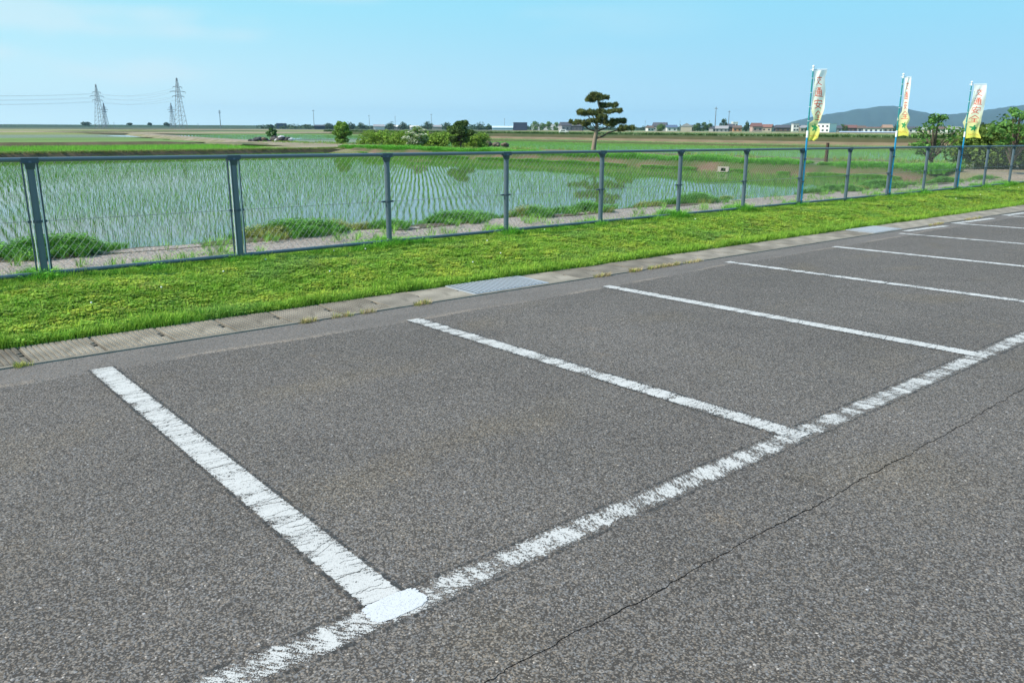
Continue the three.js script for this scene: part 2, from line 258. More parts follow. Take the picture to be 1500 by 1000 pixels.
{
  const rnd = random(5), runs = [[-6.05, gratingSpots[0]], [gratingSpots[0] + 1.065, gratingSpots[1]], [gratingSpots[1] + 1.065, 34]];
  for (const [a, b] of runs) { const n = Math.round((b - a) / 0.507), pitch = (b - a) / n; for (let k = 0; k < n; k++) {
    const x = a + pitch * (k + 0.5), waffle = x < 4.2, tone = lidTones[Math.floor(rnd() * 4)], g = lidGeo[waffle ? 0 : 1], o = tiltLot(mesh('drain_lid', g[0], waffle ? soiled : tone, drain)); o.position.set(x, lotY(x, 6.81) + (waffle ? -0.006 : 0.004) + rnd() * 0.005, -6.812); o.rotation.y = (rnd() - 0.5) * 0.012;
    if (waffle) mesh('tread_pads', g[1], tone, o);
  } }
}
const grimy = material('grimy steel', [0.1, 0.12, 0.14], { roughness: 0.8 });
for (const g0 of gratingSpots) {                                                   // steel gratings: bearing bars, cross rods and a frame
  const g = thing('drain_grating', g0 < 8 ? 'galvanised steel drain grating beside the second painted bay line' : 'galvanised steel drain grating beside the short painted stop lines', 'grating', [g0 + 0.53, lotY(g0 + 0.53, 6.81), 6.812], 0, 'steel drain gratings'); tiltLot(g);
  mesh('frame', merge([box(1.06, 0.03, 0.02, 0, 0, -0.257), box(1.06, 0.03, 0.02, 0, 0, 0.257), box(0.02, 0.03, 0.494, -0.52, 0, 0), box(0.02, 0.03, 0.494, 0.52, 0, 0)]), galvanised, g);
  for (let k = 0; k < 20; k++) { const b = mesh('bar', box(0.018, 0.03, 0.49, -0.475 + k * 0.05, 0, 0), grimy, g); mesh('worn_top', box(0.022, 0.004, 0.49, -0.475 + k * 0.05, 0.0172, 0), galvanised, b); }
  for (let k = 0; k < 9; k++) mesh('cross_rod', box(1.02, 0.01, 0.006, 0, 0.0065, -0.2 + k * 0.05), grimy, g);
}

// ---------------------------------------------------------------- grass verge
const vergeY = (x, d) => { const a = lotY(x, 7.1) - 0.02, b = footY(x), t = smooth(7.0, 8.6, d); return mix(a, b, t) + 0.03 * n3(x * 0.9, d * 0.9, 3) * smooth(7.1, 7.6, d); };
const vergeXs = [...steps(-14, -2, 24), ...steps(-1.8, 30, 159), ...steps(31, 60, 29)];
structure('grass_verge', sheet(vergeXs, steps(7.09, 9.3, 16), vergeY, (x, d) => { const n = fbm(x * 2, d * 2, 6); return [0.1 + 0.05 * n, 0.12 + 0.05 * n, 0.035]; }), soil, 'ground of the grass verge between drain and fence', 'verge');
const bladeGeo = [tuft(8, 0.08, 0.0055, 0.03, 0.7, 1), tuft(8, 0.075, 0.005, 0.03, 0.95, 2)], cloverGeo = [rosette(8, 0.055, 0.011, 0.045, 3), rosette(8, 0.05, 0.0095, 0.045, 4)];
const verge = [[], [], [], []], flowers = [];
{
  const rnd = random(101);
  const cells = (x0, x1, per) => { const n = Math.round((x1 - x0) * 2.15 * per); for (let k = 0; k < n; k++) {
    const x = x0 + rnd() * (x1 - x0), edge = 0.05 * n3(x * 1.7, 3.1) + 0.03 * n3(x * 6, 5.1), d = 7.11 + edge + (9.25 - 7.11) * rnd(), near = smooth(7.45, 7.12, d - edge), fence = smooth(8.65, 8.95, d);
    const n = fbm(x * 1.5, d * 1.7, 12), m = fbm(x * 5, d * 5, 15), yellow = smooth(-0.2, 0.45, 0.8 * n + 0.5 * m + 0.9 * fbm(x * 13, d * 13, 41, 2) + 0.3 * (rnd() - 0.5)) * (1 - 0.75 * near) * (1 - 0.8 * fence), dry = smooth(0.15, 0.42, fbm(x * 2.7 + 8, d * 3.1, 21)) * (1 - near);
    if (near < 0.2 && rnd() < 0.55 * smooth(0.12, 0.3, fbm(x * 3.3 + 4, d * 3.3, 61))) continue;
    const clover = rnd() < 0.3 + 0.5 * yellow - 0.25 * near - 0.3 * fence, v = 0.55 + 0.75 * rnd();
    let c = mix3([0.26, 0.47, 0.055], [0.44, 0.54, 0.06], yellow); c = mix3(c, [0.46, 0.4, 0.16], 0.5 * dry * (rnd() < 0.6 ? 1 : 0)); c = mix3(c, [0.2, 0.4, 0.08], smooth(0.1, 0.35, fbm(x * 0.9 + 3, d * 1.1, 31)) * 0.6);
    const tall = 0.75 + 0.5 * fbm(x * 7, d * 7, 51, 2) + 0.5 * m + 0.75 * near * (0.6 + 0.9 * Math.max(0, n3(x * 2.6, 4.8) + 0.3)) + 0.5 * fence * Math.max(0, 0.3 + 1.8 * n3(x * 1.6, 9.4)) * (clover ? 0.3 : 1), s = 0.85 + 0.4 * rnd();
    const stray = !clover && rnd() < 0.05 ? 1.55 : 1;
    verge[(clover ? 2 : 0) + (rnd() < 0.5 ? 1 : 0)].push([x, vergeY(x, d) - 0.004, d, s, rnd() * 6.283, c[0] * v, c[1] * v, c[2] * v, Math.max(0.4, tall) * stray]);
    if (rnd() < 0.00025 && d > 7.5) flowers.push([x, vergeY(x, d) + 0.065, d, 1, rnd() * 6, 0.8, 0.8, 0.74]);
  } };
  cells(-3, 4, 2700); cells(4, 9, 2200); cells(9, 17, 1300); cells(17, 42, 700);
}
verge.forEach((l, k) => scatter(k < 2 ? 'verge_grass' : 'verge_clover', (k < 2 ? bladeGeo : cloverGeo)[k % 2], grassLeaf, l, ['short green grass blades on the verge, upright', 'short green grass blades on the verge, drooping', 'small yellow-green clover leaves on the verge, larger leaved', 'small yellow-green clover leaves on the verge, finer leaved'][k], 'grass'));
scatter('clover_flowers', new THREE.IcosahedronGeometry(0.009, 1), material('white clover flower', [1, 1, 1], { roughness: 0.9 }), flowers, 'tiny white clover flowers dotted over the verge', 'flowers');
{ // dry tufts in the joint between drain and asphalt
  const rnd = random(109), list = [];
  for (const [px, py, n, r] of [[455, 474, 26, 0.09], [505, 466, 26, 0.1], [625, 447, 30, 0.1], [545, 461, 16, 0.07], [885, 403, 40, 0.12], [928, 394, 40, 0.12], [975, 388, 90, 0.3], [1010, 380, 30, 0.2], [28, 536, 20, 0.05], [1402, 325, 60, 0.3], [1460, 316, 50, 0.4]]) {
    const c = at(px, py, -0.12); for (let k = 0; k < n; k++) { const x = c.x + (rnd() - 0.5) * 2 * r, d = 6.455 + (rnd() - 0.5) * 0.06, v = 0.7 + 0.6 * rnd(), g = px === 28 || rnd() < 0.25; list.push([x, lotY(x, d), d, 0.35 + 0.5 * rnd(), rnd() * 6.283, (g ? 0.36 : 0.5) * v, (g ? 0.4 : 0.41) * v, (g ? 0.1 : 0.22) * v]); }
  }
  scatter('dry_weed_tufts', bladeGeo[0], grassLeaf, list, 'dry straw-coloured weeds growing in the joint of the drain', 'weeds');
}

// ---------------------------------------------------------------- gravel path, banks, near paddy
const xsWide = [...steps(-40, -4, 24), ...steps(-3, 34, 111), ...steps(35, 90, 30)];
structure('gravel_path', sheet(xsWide, [9.25, 9.5, 9.8, 10.2, 10.6, 11.15], (x, d) => footY(Math.min(x, 34)) - 0.03 * smooth(9.2, 9.8, d) + 0.025 * n3(x * 0.6, d, 4), (x, d) => { const v = 0.98 + 0.35 * fbm(x * 0.7, d, 8); return [v, v, v]; }), gravel, 'pinkish grey gravel path behind the chain link fence', 'path');
structure('paddy_edge_bank', sheet([...steps(-40, -4, 24), ...steps(-3, 32.5, 140)], [10.85, 11.1, 11.4, 11.7, 12.1, 12.5, 12.9], (x, d) => mix(footY(x) - 0.03, WATER - 0.12, smooth(11.2, 12.8, d)) + (d > 11 ? 0.06 : 0) * n3(x * 1.1, d * 1.3, 2), (x, d) => { const n = fbm(x * 1.3, d * 1.6, 4); return mix3([0.17, 0.12, 0.08], [0.1, 0.13, 0.04], smooth(-0.1, 0.25, n)); }), soil, 'low earth bank at the edge of the near paddy', 'bank');
const NEAR_FAR = 57.3, NEAR_RIGHT = 32.6;
structure('paddy_water', sheet([-60, NEAR_RIGHT + 0.6], [11.9, NEAR_FAR + 0.6], WATER), water, 'flooded near rice paddy with still water mirroring the sky', 'water');
const riceLeaf = material('young rice leaf', [1, 1, 1], leafOpts);
const riceGeo = [0, 1, 2].map((k) => tuft(6, 0.182, 0.0065, 0.018, 0.45, 60 + k));
{
  const rnd = random(202), list = [[], [], []];
  for (let j = 0, d = 12.7; d < NEAR_FAR - 0.3; j++, d += 0.3) {
    for (let x = Math.max(-8, d * 0.1 - 4); x < NEAR_RIGHT - 0.3; x += 0.18) {
      if (rnd() < 0.035) continue;
      const X = x + 0.24 * n3(d * 0.12, x * 0.05, 3) + 0.07 * n3(d * 0.45, x * 0.1, 8) + (rnd() - 0.5) * 0.035, D = d + (rnd() - 0.5) * 0.03, v = 0.75 + 0.5 * rnd(), y = rnd(), n = n3(X * 0.12, D * 0.12, 5);
      list[(rnd() * 3) | 0].push([X, WATER - 0.02, D, (0.72 + 0.45 * rnd()) * (1 + 0.25 * n), rnd() * 6.283, (0.1 + 0.09 * y) * v, (0.33 + 0.05 * y) * v, 0.04 * v]);
    }
  }
  list.forEach((l, k) => scatter('rice_seedlings', riceGeo[k], riceLeaf, l, ['rows of young rice seedlings standing in the near flooded paddy, upright', 'rows of young rice seedlings standing in the near flooded paddy, spreading', 'rows of young rice seedlings standing in the near flooded paddy, drooping'][k], 'rice'));
}
// banks with an earth face towards the water and a grassy crest
function bank(label, pts, half, top, foot, tone, crest) {
  const g = [], n = pts.length; let len = 0; const rows = [-1, -0.72, -0.45, 0, 0.45, 0.72, 1];
  const p = [], c = [], ix = [], uv = [];
  pts.forEach(([x, d], i) => { const a = pts[Math.max(0, i - 1)], b = pts[Math.min(n - 1, i + 1)], l = Math.hypot(b[0] - a[0], b[1] - a[1]), nx = (b[1] - a[1]) / l, nd = -(b[0] - a[0]) / l;
    rows.forEach((s, j) => { const w = half * (1 + 0.25 * n3(x * 0.4, d * 0.4, j)), X = x + nx * s * w, D = d + nd * s * w, up = (1 - smooth(0.42, 1, Math.abs(s))) * smooth(-0.5, 3, Math.min(i, n - 1 - i)); p.push(X, mix(foot, top, up) + 0.06 * up * n3(X * 0.9, D * 0.9, 6), -D); uv.push(X, D); const q = smooth(-0.12, 0.2, fbm(X * 0.8, D * 0.8, 5) + (Math.abs(s) < 0.5 ? 0.22 : -0.06)); c.push(...mix3(tone, crest, q)); if (i < n - 1 && j < rows.length - 1) { const k = i * rows.length + j; ix.push(k, k + 1, k + rows.length, k + 1, k + rows.length + 1, k + rows.length); } }); });
  const q = new THREE.BufferGeometry(); q.setAttribute('position', new THREE.Float32BufferAttribute(p, 3)); q.setAttribute('uv', new THREE.Float32BufferAttribute(uv, 2)); q.setAttribute('color', new THREE.Float32BufferAttribute(c, 3)); q.setIndex(ix); q.computeVertexNormals();
  return structure('field_bank', q, soil, label, 'bank');
}
const line = (a, b, step) => { const l = Math.hypot(b[0] - a[0], b[1] - a[1]), n = Math.max(2, Math.round(l / step)); return steps(0, 1, n).map((t) => [mix(a[0], b[0], t), mix(a[1], b[1], t)]); };
const brown = [0.26, 0.18, 0.12], tan = [0.34, 0.26, 0.15], green = [0.1, 0.17, 0.035], dull = [0.16, 0.15, 0.06];
bank('earth bank along the far end of the near paddy', line([-90, 58], [34, 58], 0.8), 0.6, -0.02, WATER - 0.1, brown, dull);
bank('brown earth bank between the near paddy and the dirt track', line([33.6, 12.6], [33.6, 58], 0.6), 1.1, 0.06, WATER - 0.1, brown, green);

// ---------------------------------------------------------------- ground to the horizon and the fields on it
structure('plain', sheet(steps(-2500, 7000, 46), steps(11, 7000, 40), -0.5, (x, d) => { const n = n3(x * 0.0013, d * 0.0013); return mix3([0.14, 0.15, 0.06], [0.09, 0.14, 0.045], smooth(-0.3, 0.3, n)); }), fieldStuff, 'open farmland plain reaching to the horizon', 'ground');
const trackPts = [[36.6, 9], [36.6, 30], [36.6, 50], [37.5, 62], [40.5, 85], [46, 120], [55, 165], [66, 215]];
{
  const dense = []; for (let i = 0; i < trackPts.length - 1; i++) dense.push(...line(trackPts[i], trackPts[i + 1], 1.5).slice(i ? 1 : 0));
  const p = [], c = [], uv = [], ix = [];
  dense.forEach(([x, d], i) => { const w = 1.9 + 2.2 * smooth(46, 60, d) * (1 - smooth(74, 84, d)) + 1.8 * smooth(16, 10, d); [-1.7, -1, -0.5, 0, 0.5, 1, 1.7].forEach((s, j) => { const X = x + s * w, n = fbm(X * 0.5, d * 0.5, 3), t = smooth(0.02, 0.25, n + (Math.abs(s) > 0.8 ? 0.12 : 0) + (j === 3 ? 0.06 : 0) + (Math.abs(s) > 1.5 ? 0.3 : 0)); p.push(X, Math.abs(s) > 1.5 ? -0.5 : ROAD + 0.01 + 0.03 * n, -d); uv.push(X, d); c.push(...mix3([1, 0.93, 0.83], [0.62, 0.68, 0.34], t)); if (i < dense.length - 1 && j < 6) { const k = i * 7 + j; ix.push(k, k + 1, k + 7, k + 1, k + 8, k + 7); } }); });
  const g = new THREE.BufferGeometry(); g.setAttribute('position', new THREE.Float32BufferAttribute(p, 3)); g.setAttribute('uv', new THREE.Float32BufferAttribute(uv, 2)); g.setAttribute('color', new THREE.Float32BufferAttribute(c, 3)); g.setIndex(ix); g.computeVertexNormals();
  structure('dirt_track', g, gravel, 'pale dirt track running out between the paddies', 'road');
}
structure('track_shoulder', sheet(steps(34, 47.5, 18), steps(8, 90, 60), (x, d) => -0.09 - 0.3 * smooth(46.3, 47.4, x) + 0.02 * n3(x, d), (x, d) => mix3(tan, green, smooth(-0.1, 0.3, fbm(x * 0.5, d * 0.5, 9) + 0.1))), soil, 'dry grassy strip of earth beside the dirt track', 'ground');
// fields: [x0, x1, d0, d1, kind]
const kinds = { bright: [0.23, 0.4, 0.06], rice: [0.19, 0.34, 0.1], pale: [0.3, 0.4, 0.26], lime: [0.38, 0.44, 0.1], tan: [0.58, 0.47, 0.28], brown: [0.4, 0.3, 0.18], green: [0.2, 0.36, 0.08], dark: [0.09, 0.18, 0.06] };
function field(x0, x1, d0, d1, kind, name = 'rice_field') {
  const nx = Math.min(40, Math.max(4, Math.round((x1 - x0) / 6))), nd = Math.min(40, Math.max(4, Math.round((d1 - d0) / 6))), k = kinds[kind], seed = x0 * 0.37 + d0 * 0.11;
  structure(name, sheet(steps(x0, x1, nx), steps(d0, d1, nd), WATER - 0.01, (x, d) => { const v = 1 + 0.5 * fbm(x * 0.04, d * 0.15, seed); return [k[0] * v, k[1] * v, k[2] * v]; }), fieldStuff, { bright: 'bright green field of dense young rice', rice: 'green flooded rice field', pale: 'pale watery field of thin rice', lime: 'yellow-green grassy field strip', tan: 'dry tan stubble field', brown: 'bare brown ploughed field', green: 'green field', dark: 'dark green field' }[kind] + ', ' + Math.round(Math.hypot((x0 + x1) / 2, d0)) + ' metres out on the plain', 'field');
}
const wet = (x0, x1, d0, d1, label) => structure('paddy_water', sheet([x0, x1], [d0, d1], WATER), water, label, 'water');
// beyond the far bank, left of the track
wet(-120, 35.5, 58.8, 88, 'flooded paddy of dense rice beyond the far bank');
bank('brown bank behind the dense rice paddy', line([-120, 89.2], [36, 89.2], 2), 1.3, 0.05, WATER - 0.1, brown, dull);
field(-140, 36, 90.5, 100, 'brown', 'bare_field'); field(-140, 38, 100, 106, 'tan', 'bare_field');
field(-160, 44, 107, 134, 'bright'); field(-160, 47, 134.5, 158, 'bright'); field(-160, 20, 159, 182, 'lime'); field(20.5, 52, 159, 182, 'pale');
field(-220, 57, 183, 214, 'pale'); field(-220, 60, 215, 240, 'lime'); field(-260, 20, 242, 300, 'green'); field(21, 80, 242, 300, 'lime');
field(-400, 120, 303, 390, 'tan', 'bare_field'); field(-400, 150, 393, 500, 'lime'); field(-600, 180, 505, 640, 'tan', 'bare_field'); field(-600, 180, 645, 900, 'dark');
// right of the track
wet(47.6, 79, 6, 92, 'flooded paddy right of the dirt track beside the pine'); wet(81, 98, -20, 120, 'pale flooded paddy further right of the dirt track');
bank('low green bank between the two flooded paddies', line([80, -20], [80, 120], 3), 0.8, -0.12, WATER - 0.1, dull, green);
bank('tan earth bank on the far side of the pale paddy', line([100, -30], [100, 160], 3), 1.4, 0.0, WATER - 0.1, tan, tan);
field(102, 112, -40, 160, 'lime'); field(112, 123, -40, 170, 'green');
bank('dark weedy bank beyond the pale paddy', line([124.5, -40], [124.5, 230], 4), 1.5, 0.35, WATER - 0.1, [0.13, 0.12, 0.05], [0.07, 0.12, 0.03]);
field(126, 158, -60, 240, 'bright'); field(159, 190, -60, 250, 'lime'); field(192, 204, -80, 300, 'tan', 'bare_field'); field(205, 225, -80, 300, 'lime'); field(227, 300, -80, 330, 'green');
field(302, 380, -100, 400, 'lime'); field(382, 470, -100, 480, 'tan', 'bare_field'); field(472, 640, -100, 560, 'green');
// between the two, beyond the hedge
wet(50, 98, 122, 190, 'flooded paddy beyond the hedge'); field(48, 78, 93, 120, 'pale'); field(80, 123, 172, 236, 'bright'); field(66, 188, 256, 330, 'tan', 'bare_field'); field(62, 124, 238, 254, 'brown', 'bare_field');
field(190, 300, 334, 480, 'lime'); field(155, 300, 484, 640, 'tan', 'bare_field'); field(84, 186, 334, 390, 'green');
{
  const rnd = random(303), list = [[], [], []], add = (x, d, s, c, dens) => { const v = 0.75 + 0.5 * rnd(); list[(rnd() * 3) | 0].push([x, WATER - 0.02, d, s * (0.85 + 0.4 * rnd()), rnd() * 6.283, c[0] * v, c[1] * v, c[2] * v]); };
  for (let d = 59.2; d < 87.8; d += 0.3) for (let x = d * 0.12; x < 35; x += 0.26) if (rnd() < 0.94) add(x + 0.1 * rnd(), d, 1.55, [0.24, 0.55, 0.06]);
  for (let x = 48; x < 79; x += 0.3) for (let d = Math.max(8, x * 0.25); d < Math.min(92, x * 1.9); d += 0.3) if (rnd() < 0.9) add(x, d + 0.08 * rnd(), 1.2, [0.2, 0.44, 0.1]);
  for (let x = 81.3; x < 97.8; x += 0.42) for (let d = x * 0.28; d < 118; d += 0.42) if (rnd() < 0.75) add(x, d, 1.1, [0.2, 0.42, 0.12]);
  for (let d = 122.5; d < 189; d += 0.7) for (let x = Math.max(50, d * 0.35); x < 97; x += 0.7) add(x, d, 1.6, [0.2, 0.42, 0.12]);
  list.forEach((l, k) => scatter('far_rice', riceGeo[k], riceLeaf, l, ['denser rice plants in the paddies beyond the banks and track, upright', 'denser rice plants in the paddies beyond the banks and track, spreading', 'denser rice plants in the paddies beyond the banks and track, drooping'][k], 'rice'));
}
// weeds: clumps on the paddy edge, at the foot of the fence, on the crest of the banks
{
  const rnd = random(404), weeds = [[], []], geo = [tuft(16, 0.24, 0.009, 0.07, 0.75, 71), rosette(22, 0.22, 0.016, 0.1, 72)];
  const add = (x, y, d, s, c, leafy, tall = 1) => { const v = 0.7 + 0.6 * rnd(); weeds[rnd() < leafy ? 1 : 0].push([x, y, d, s, rnd() * 6.283, c[0] * v, c[1] * v, c[2] * v, tall]); };
  for (let k = 0; k < 17000; k++) {                                               // paddy edge
    const x = -4 + 38 * rnd() ** 1.15, d = 10.75 + 1.6 * rnd(), n = n3(x * 0.6, 2.2) * 1.3 + 0.5 * n3(x * 2.3, d * 1.2, 6) - 0.02, g = n - 0.8 * Math.abs(d - 11.5 - 0.25 * n3(x * 0.5, 7)) + 0.3; if (g < 0) continue;
    const s = 0.35 + 0.95 * Math.min(0.8, g); add(x, mix(footY(x), WATER - 0.05, smooth(11.2, 12.8, d)) - 0.02, d, s, n3(x * 0.9, d, 11) > 0.25 ? [0.3, 0.34, 0.09] : [0.13, 0.33, 0.05], 0.35);
  }
  for (let k = 0; k < 8500; k++) {                                                // both sides of the fence foot
    const x = -3 + 40 * rnd() ** 1.3, d = fenceD + 0.05 + (rnd() - 0.42) * 0.5, n = n3(x * 1.15, 4.4) + 0.5 * n3(x * 3.7, 1.4), post = Math.max(0, 1 - Math.abs(((x - fenceX + 200) % 2) - (((x - fenceX + 200) % 2) > 1 ? 2 : 0)) / 0.35); const g = n + 0.95 * post - 0.18 - Math.max(0, d - fenceD - 0.15) * 1.2; if (g < 0) continue;
    add(x, footY(x) - 0.01, d, 0.35 + 0.5 * Math.min(1, g), [0.2, 0.5, 0.055], 0.12, 1.05);
  }
  for (let k = 0; k < 3200; k++) { const x = -3 + 34 * rnd(), d = 9.3 + 1.6 * rnd(), n = n3(x * 1.4, d * 1.8, 3); if (n < 0.16) continue; add(x, footY(x) - 0.02, d, 0.25 + 0.4 * rnd(), [0.24, 0.46, 0.08], 0.3); }
  for (let k = 0; k < 16000; k++) { const d = 13 + 46 * rnd(), x = 33.75 + (rnd() - 0.4) * 1.7, n = n3(d * 0.35, 6.1) + 0.4 * n3(d * 1.3, x) + 0.35; if (n < 0) continue; add(x, -0.02 - 0.16 * smooth(33.4, 32.8, x), d, 1.0 + 1.1 * Math.min(0.8, n) * rnd(), [0.17, 0.46, 0.05], 0.15); }   // bank by the track
  for (let k = 0; k < 5000; k++) { const d = 13.5 + 44 * rnd(), x = 32.35 + 0.5 * rnd(), n = n3(d * 0.5, 9.3) + 0.3; if (n < 0) continue; add(x, WATER + 0.02, d, 0.6 + 0.6 * rnd() * n, [0.16, 0.4, 0.05], 0.2); }
  for (let k = 0; k < 4000; k++) { const d = 10 + 80 * rnd(), x = 38.9 + 7 * rnd(), n = n3(d * 0.25, x * 0.3, 6.1); if (n < 0.05) continue; add(x, -0.09, d, 0.5 + 0.7 * rnd(), rnd() < 0.5 ? [0.32, 0.38, 0.1] : [0.2, 0.4, 0.07], 0.2); }
  for (let k = 0; k < 6000; k++) { const x = 5 + 30 * rnd(), d = 57.6 + 0.9 * rnd(); add(x, -0.06, d, 0.35 + 0.4 * rnd(), rnd() < 0.5 ? [0.32, 0.32, 0.12] : [0.2, 0.36, 0.07], 0.2); }
  for (let k = 0; k < 3000; k++) { const d = 30 + 200 * rnd(), x = 124.2 + 1.4 * rnd(); add(x, 0.2, d, 2 + 1.5 * rnd(), [0.07, 0.15, 0.03], 0.4); }
  weeds.forEach((l, k) => scatter('bank_weeds', geo[k], grassLeaf, l, ['grassy weeds on the banks and along the fence', 'leafy weeds on the banks and along the fence'][k], 'weeds'));
}

// ---------------------------------------------------------------- chain link fence
const fencePaint = material('blue-grey fence paint', [0.1, 0.14, 0.17], { roughness: 0.38 });
const fenceDark = material('dark blue-grey fence fittings', [0.045, 0.075, 0.1], { roughness: 0.5 });
const rodGrey = material('pale coated rod', [0.78, 0.79, 0.78], { roughness: 0.4 });
const wireGrey = material('grey coated wire', [0.24, 0.28, 0.29], { roughness: 0.5 });
const fence = thing('chain_link_fence', 'long blue-grey chain link fence with round posts between verge and gravel path', 'fence');
const fencePostX = (i) => fenceX + 2 * i, POSTS = [-3, 18];
{
  const baseY = (x) => 0.132 - 0.006 * (x - 1.75), railY = (x) => 1.24 - 0.006 * (x - 1.75), BACK = 0.03;
  for (let i = POSTS[0]; i <= POSTS[1]; i++) {
    const x = fencePostX(i), y0 = baseY(x) - 0.12, y1 = railY(x);
    const post = mesh('post', bar(P(x, y0, fenceD), P(x, y1 - 0.01, fenceD), i <= 1 ? 0.033 : 0.036, 16), fencePaint, fence);
    mesh('cap', merge([box(0.15, 0.05, 0.06, x, y1 - 0.008, -fenceD), bar(P(x, y1 - 0.09, fenceD), P(x, y1 - 0.03, fenceD), 0.0385, 12, 0.056)]), fenceDark, post);
    if (i <= 1) for (const s of [-1, 1]) {
      mesh('side_bar', box(0.013, y1 - y0 - 0.14, 0.02, x + s * 0.066, (y0 + y1) / 2 + 0.04, -fenceD - 0.012), fenceDark, post);
      mesh('stretcher_rod', bar(P(x + s * 0.047, y0 + 0.13, fenceD - 0.012), P(x + s * 0.047, y1 - 0.04, fenceD - 0.012), 0.006, 6), rodGrey, post);
    }
    mesh('clamp', merge([box(0.17, 0.022, 0.026, x, mix(baseY(x), y1, 0.47), -fenceD - 0.014), new THREE.CylinderGeometry(0.041, 0.041, 0.024, 16).translate(x, mix(baseY(x), y1, 0.47), -fenceD)]), fenceDark, post);
    if (i >= 11) mesh('footing', box(0.16, 0.06, 0.16, x + 0.03, footY(x) + 0.01, -fenceD + 0.05), concrete, post);
    if (i === POSTS[1]) break;
    const xb = x + 2;
    mesh('top_rail', bar(P(x, railY(x), fenceD), P(xb, railY(xb), fenceD), 0.0215, 12), fencePaint, fence);
    mesh('bottom_rail', bar(P(x, baseY(x) + 0.012, fenceD), P(xb, baseY(xb) + 0.012, fenceD), 0.0215, 12), fencePaint, fence);
    mesh('tension_wire', bar(P(x, mix(baseY(x), railY(x), 0.47), fenceD + BACK), P(xb, mix(baseY(xb), railY(xb), 0.47), fenceD + BACK), 0.0028, 4), wireGrey, fence);
    const wires = [], yLow = baseY(x + 1) + 0.03, yHigh = railY(x + 1) - 0.01, h = yHigh - yLow, L = 1.84, X0 = x + 0.08, pitch = 0.078, rise = 1.12;    // diamond mesh, straight runs both ways
    for (const s of [1, -1]) for (let c = -h / rise; c < L; c += pitch) {
      let t0 = Math.max(0, -c / (h / rise)), t1 = Math.min(1, (L - c) / (h / rise)); if (t1 <= t0) continue;
      const xa = c + t0 * h / rise, xe = c + t1 * h / rise, A = s > 0 ? xa : L - xa, B = s > 0 ? xe : L - xe;
      const g = bar(P(X0 + A, yLow + t0 * h, fenceD + BACK + s * 0.0016), P(X0 + B, yLow + t1 * h, fenceD + BACK + s * 0.0016), 0.0014, 3); wires.push(g);
    }
    mesh('wire_mesh', merge(wires), wireGrey, fence).userData.kind = 'stuff';
  }
}

// ---------------------------------------------------------------- banner flags tied to the fence
const strokes = {
  a: [[[50, 5], [50, 20]], [[10, 22], [90, 22]], [[35, 30], [18, 48]], [[65, 30], [82, 48]], [[68, 45], [50, 70], [15, 92]], [[32, 45], [55, 75], [88, 92]]],
  b: [[[12, 10], [24, 20]], [[8, 38], [24, 38], [14, 60], [24, 78]], [[6, 88], [24, 78], [40, 88], [94, 90]], [[40, 8], [80, 8], [62, 22]], [[50, 14], [62, 24]], [[40, 28], [40, 80]], [[40, 28], [84, 28], [84, 76], [78, 80]], [[40, 44], [84, 44]], [[40, 60], [84, 60]], [[62, 28], [62, 80]]],
  c: [[[50, 4], [50, 14]], [[14, 32], [14, 18], [86, 18], [86, 30]], [[45, 30], [30, 62], [75, 92]], [[66, 48], [55, 72], [20, 92]], [[8, 48], [92, 48]]],
  d: [[[50, 4], [10, 42]], [[50, 4], [90, 42]], [[28, 46], [72, 46]], [[28, 66], [72, 66]], [[12, 90], [88, 90]], [[50, 46], [50, 90]]],
};
function bannerPrint() {
  const W = 256, H = 1024, cv = document.createElement('canvas'); cv.width = W; cv.height = H; const c = cv.getContext('2d');
  const g = c.createLinearGradient(0, 0, 0, H); g.addColorStop(0, '#fffef8'); g.addColorStop(0.5, '#fffde6'); g.addColorStop(0.78, '#fdf6a4'); g.addColorStop(1, '#f6ee58'); c.fillStyle = g; c.fillRect(0, 0, W, H);
  c.strokeStyle = '#ea6a50'; c.lineWidth = 13; c.lineCap = c.lineJoin = 'round';
  'abcd'.split('').forEach((k, i) => { const x0 = 62, y0 = 70 + i * 172, s = 1.5; for (const st of strokes[k]) { c.beginPath(); st.forEach(([x, y], j) => (j ? c.lineTo(x0 + x * s, y0 + y * s) : c.moveTo(x0 + x * s, y0 + y * s))); c.stroke(); } });
  c.fillStyle = '#12a05a'; c.beginPath(); for (let k = 0; k <= 40; k++) { const t = k / 40 * 6.283, r = 60 * (0.8 + 0.28 * Math.cos(5 * t + 0.6)); c.lineTo(140 + Math.cos(t) * r * 1.15, 840 + Math.sin(t) * r); } c.fill();
  c.fillStyle = '#e8a33a'; for (let k = 0; k < 9; k++) c.fillRect(44 + k * 21, 944 + (k % 3) * 8, 14, 16);
  c.fillStyle = '#6ab06a'; for (let k = 0; k < 22; k++) c.fillRect(22 + (k % 2) * 3, 120 + k * 26, 9, 15);
  const t = new THREE.CanvasTexture(cv); t.colorSpace = THREE.SRGBColorSpace; return t;
}
const cloth = material('thin printed banner cloth', [1, 1, 1], { map: bannerPrint(), roughness: 0.9, transmission: 0.5, thickness: 0 });
const poleBlue = material('blue banner pole', [0.012, 0.26, 0.5], { roughness: 0.4 }), poleTeal = material('teal banner pole', [0.01, 0.25, 0.26], { roughness: 0.4 }), whitePlastic = material('white plastic fittings', [0.8, 0.82, 0.84], { roughness: 0.5 });
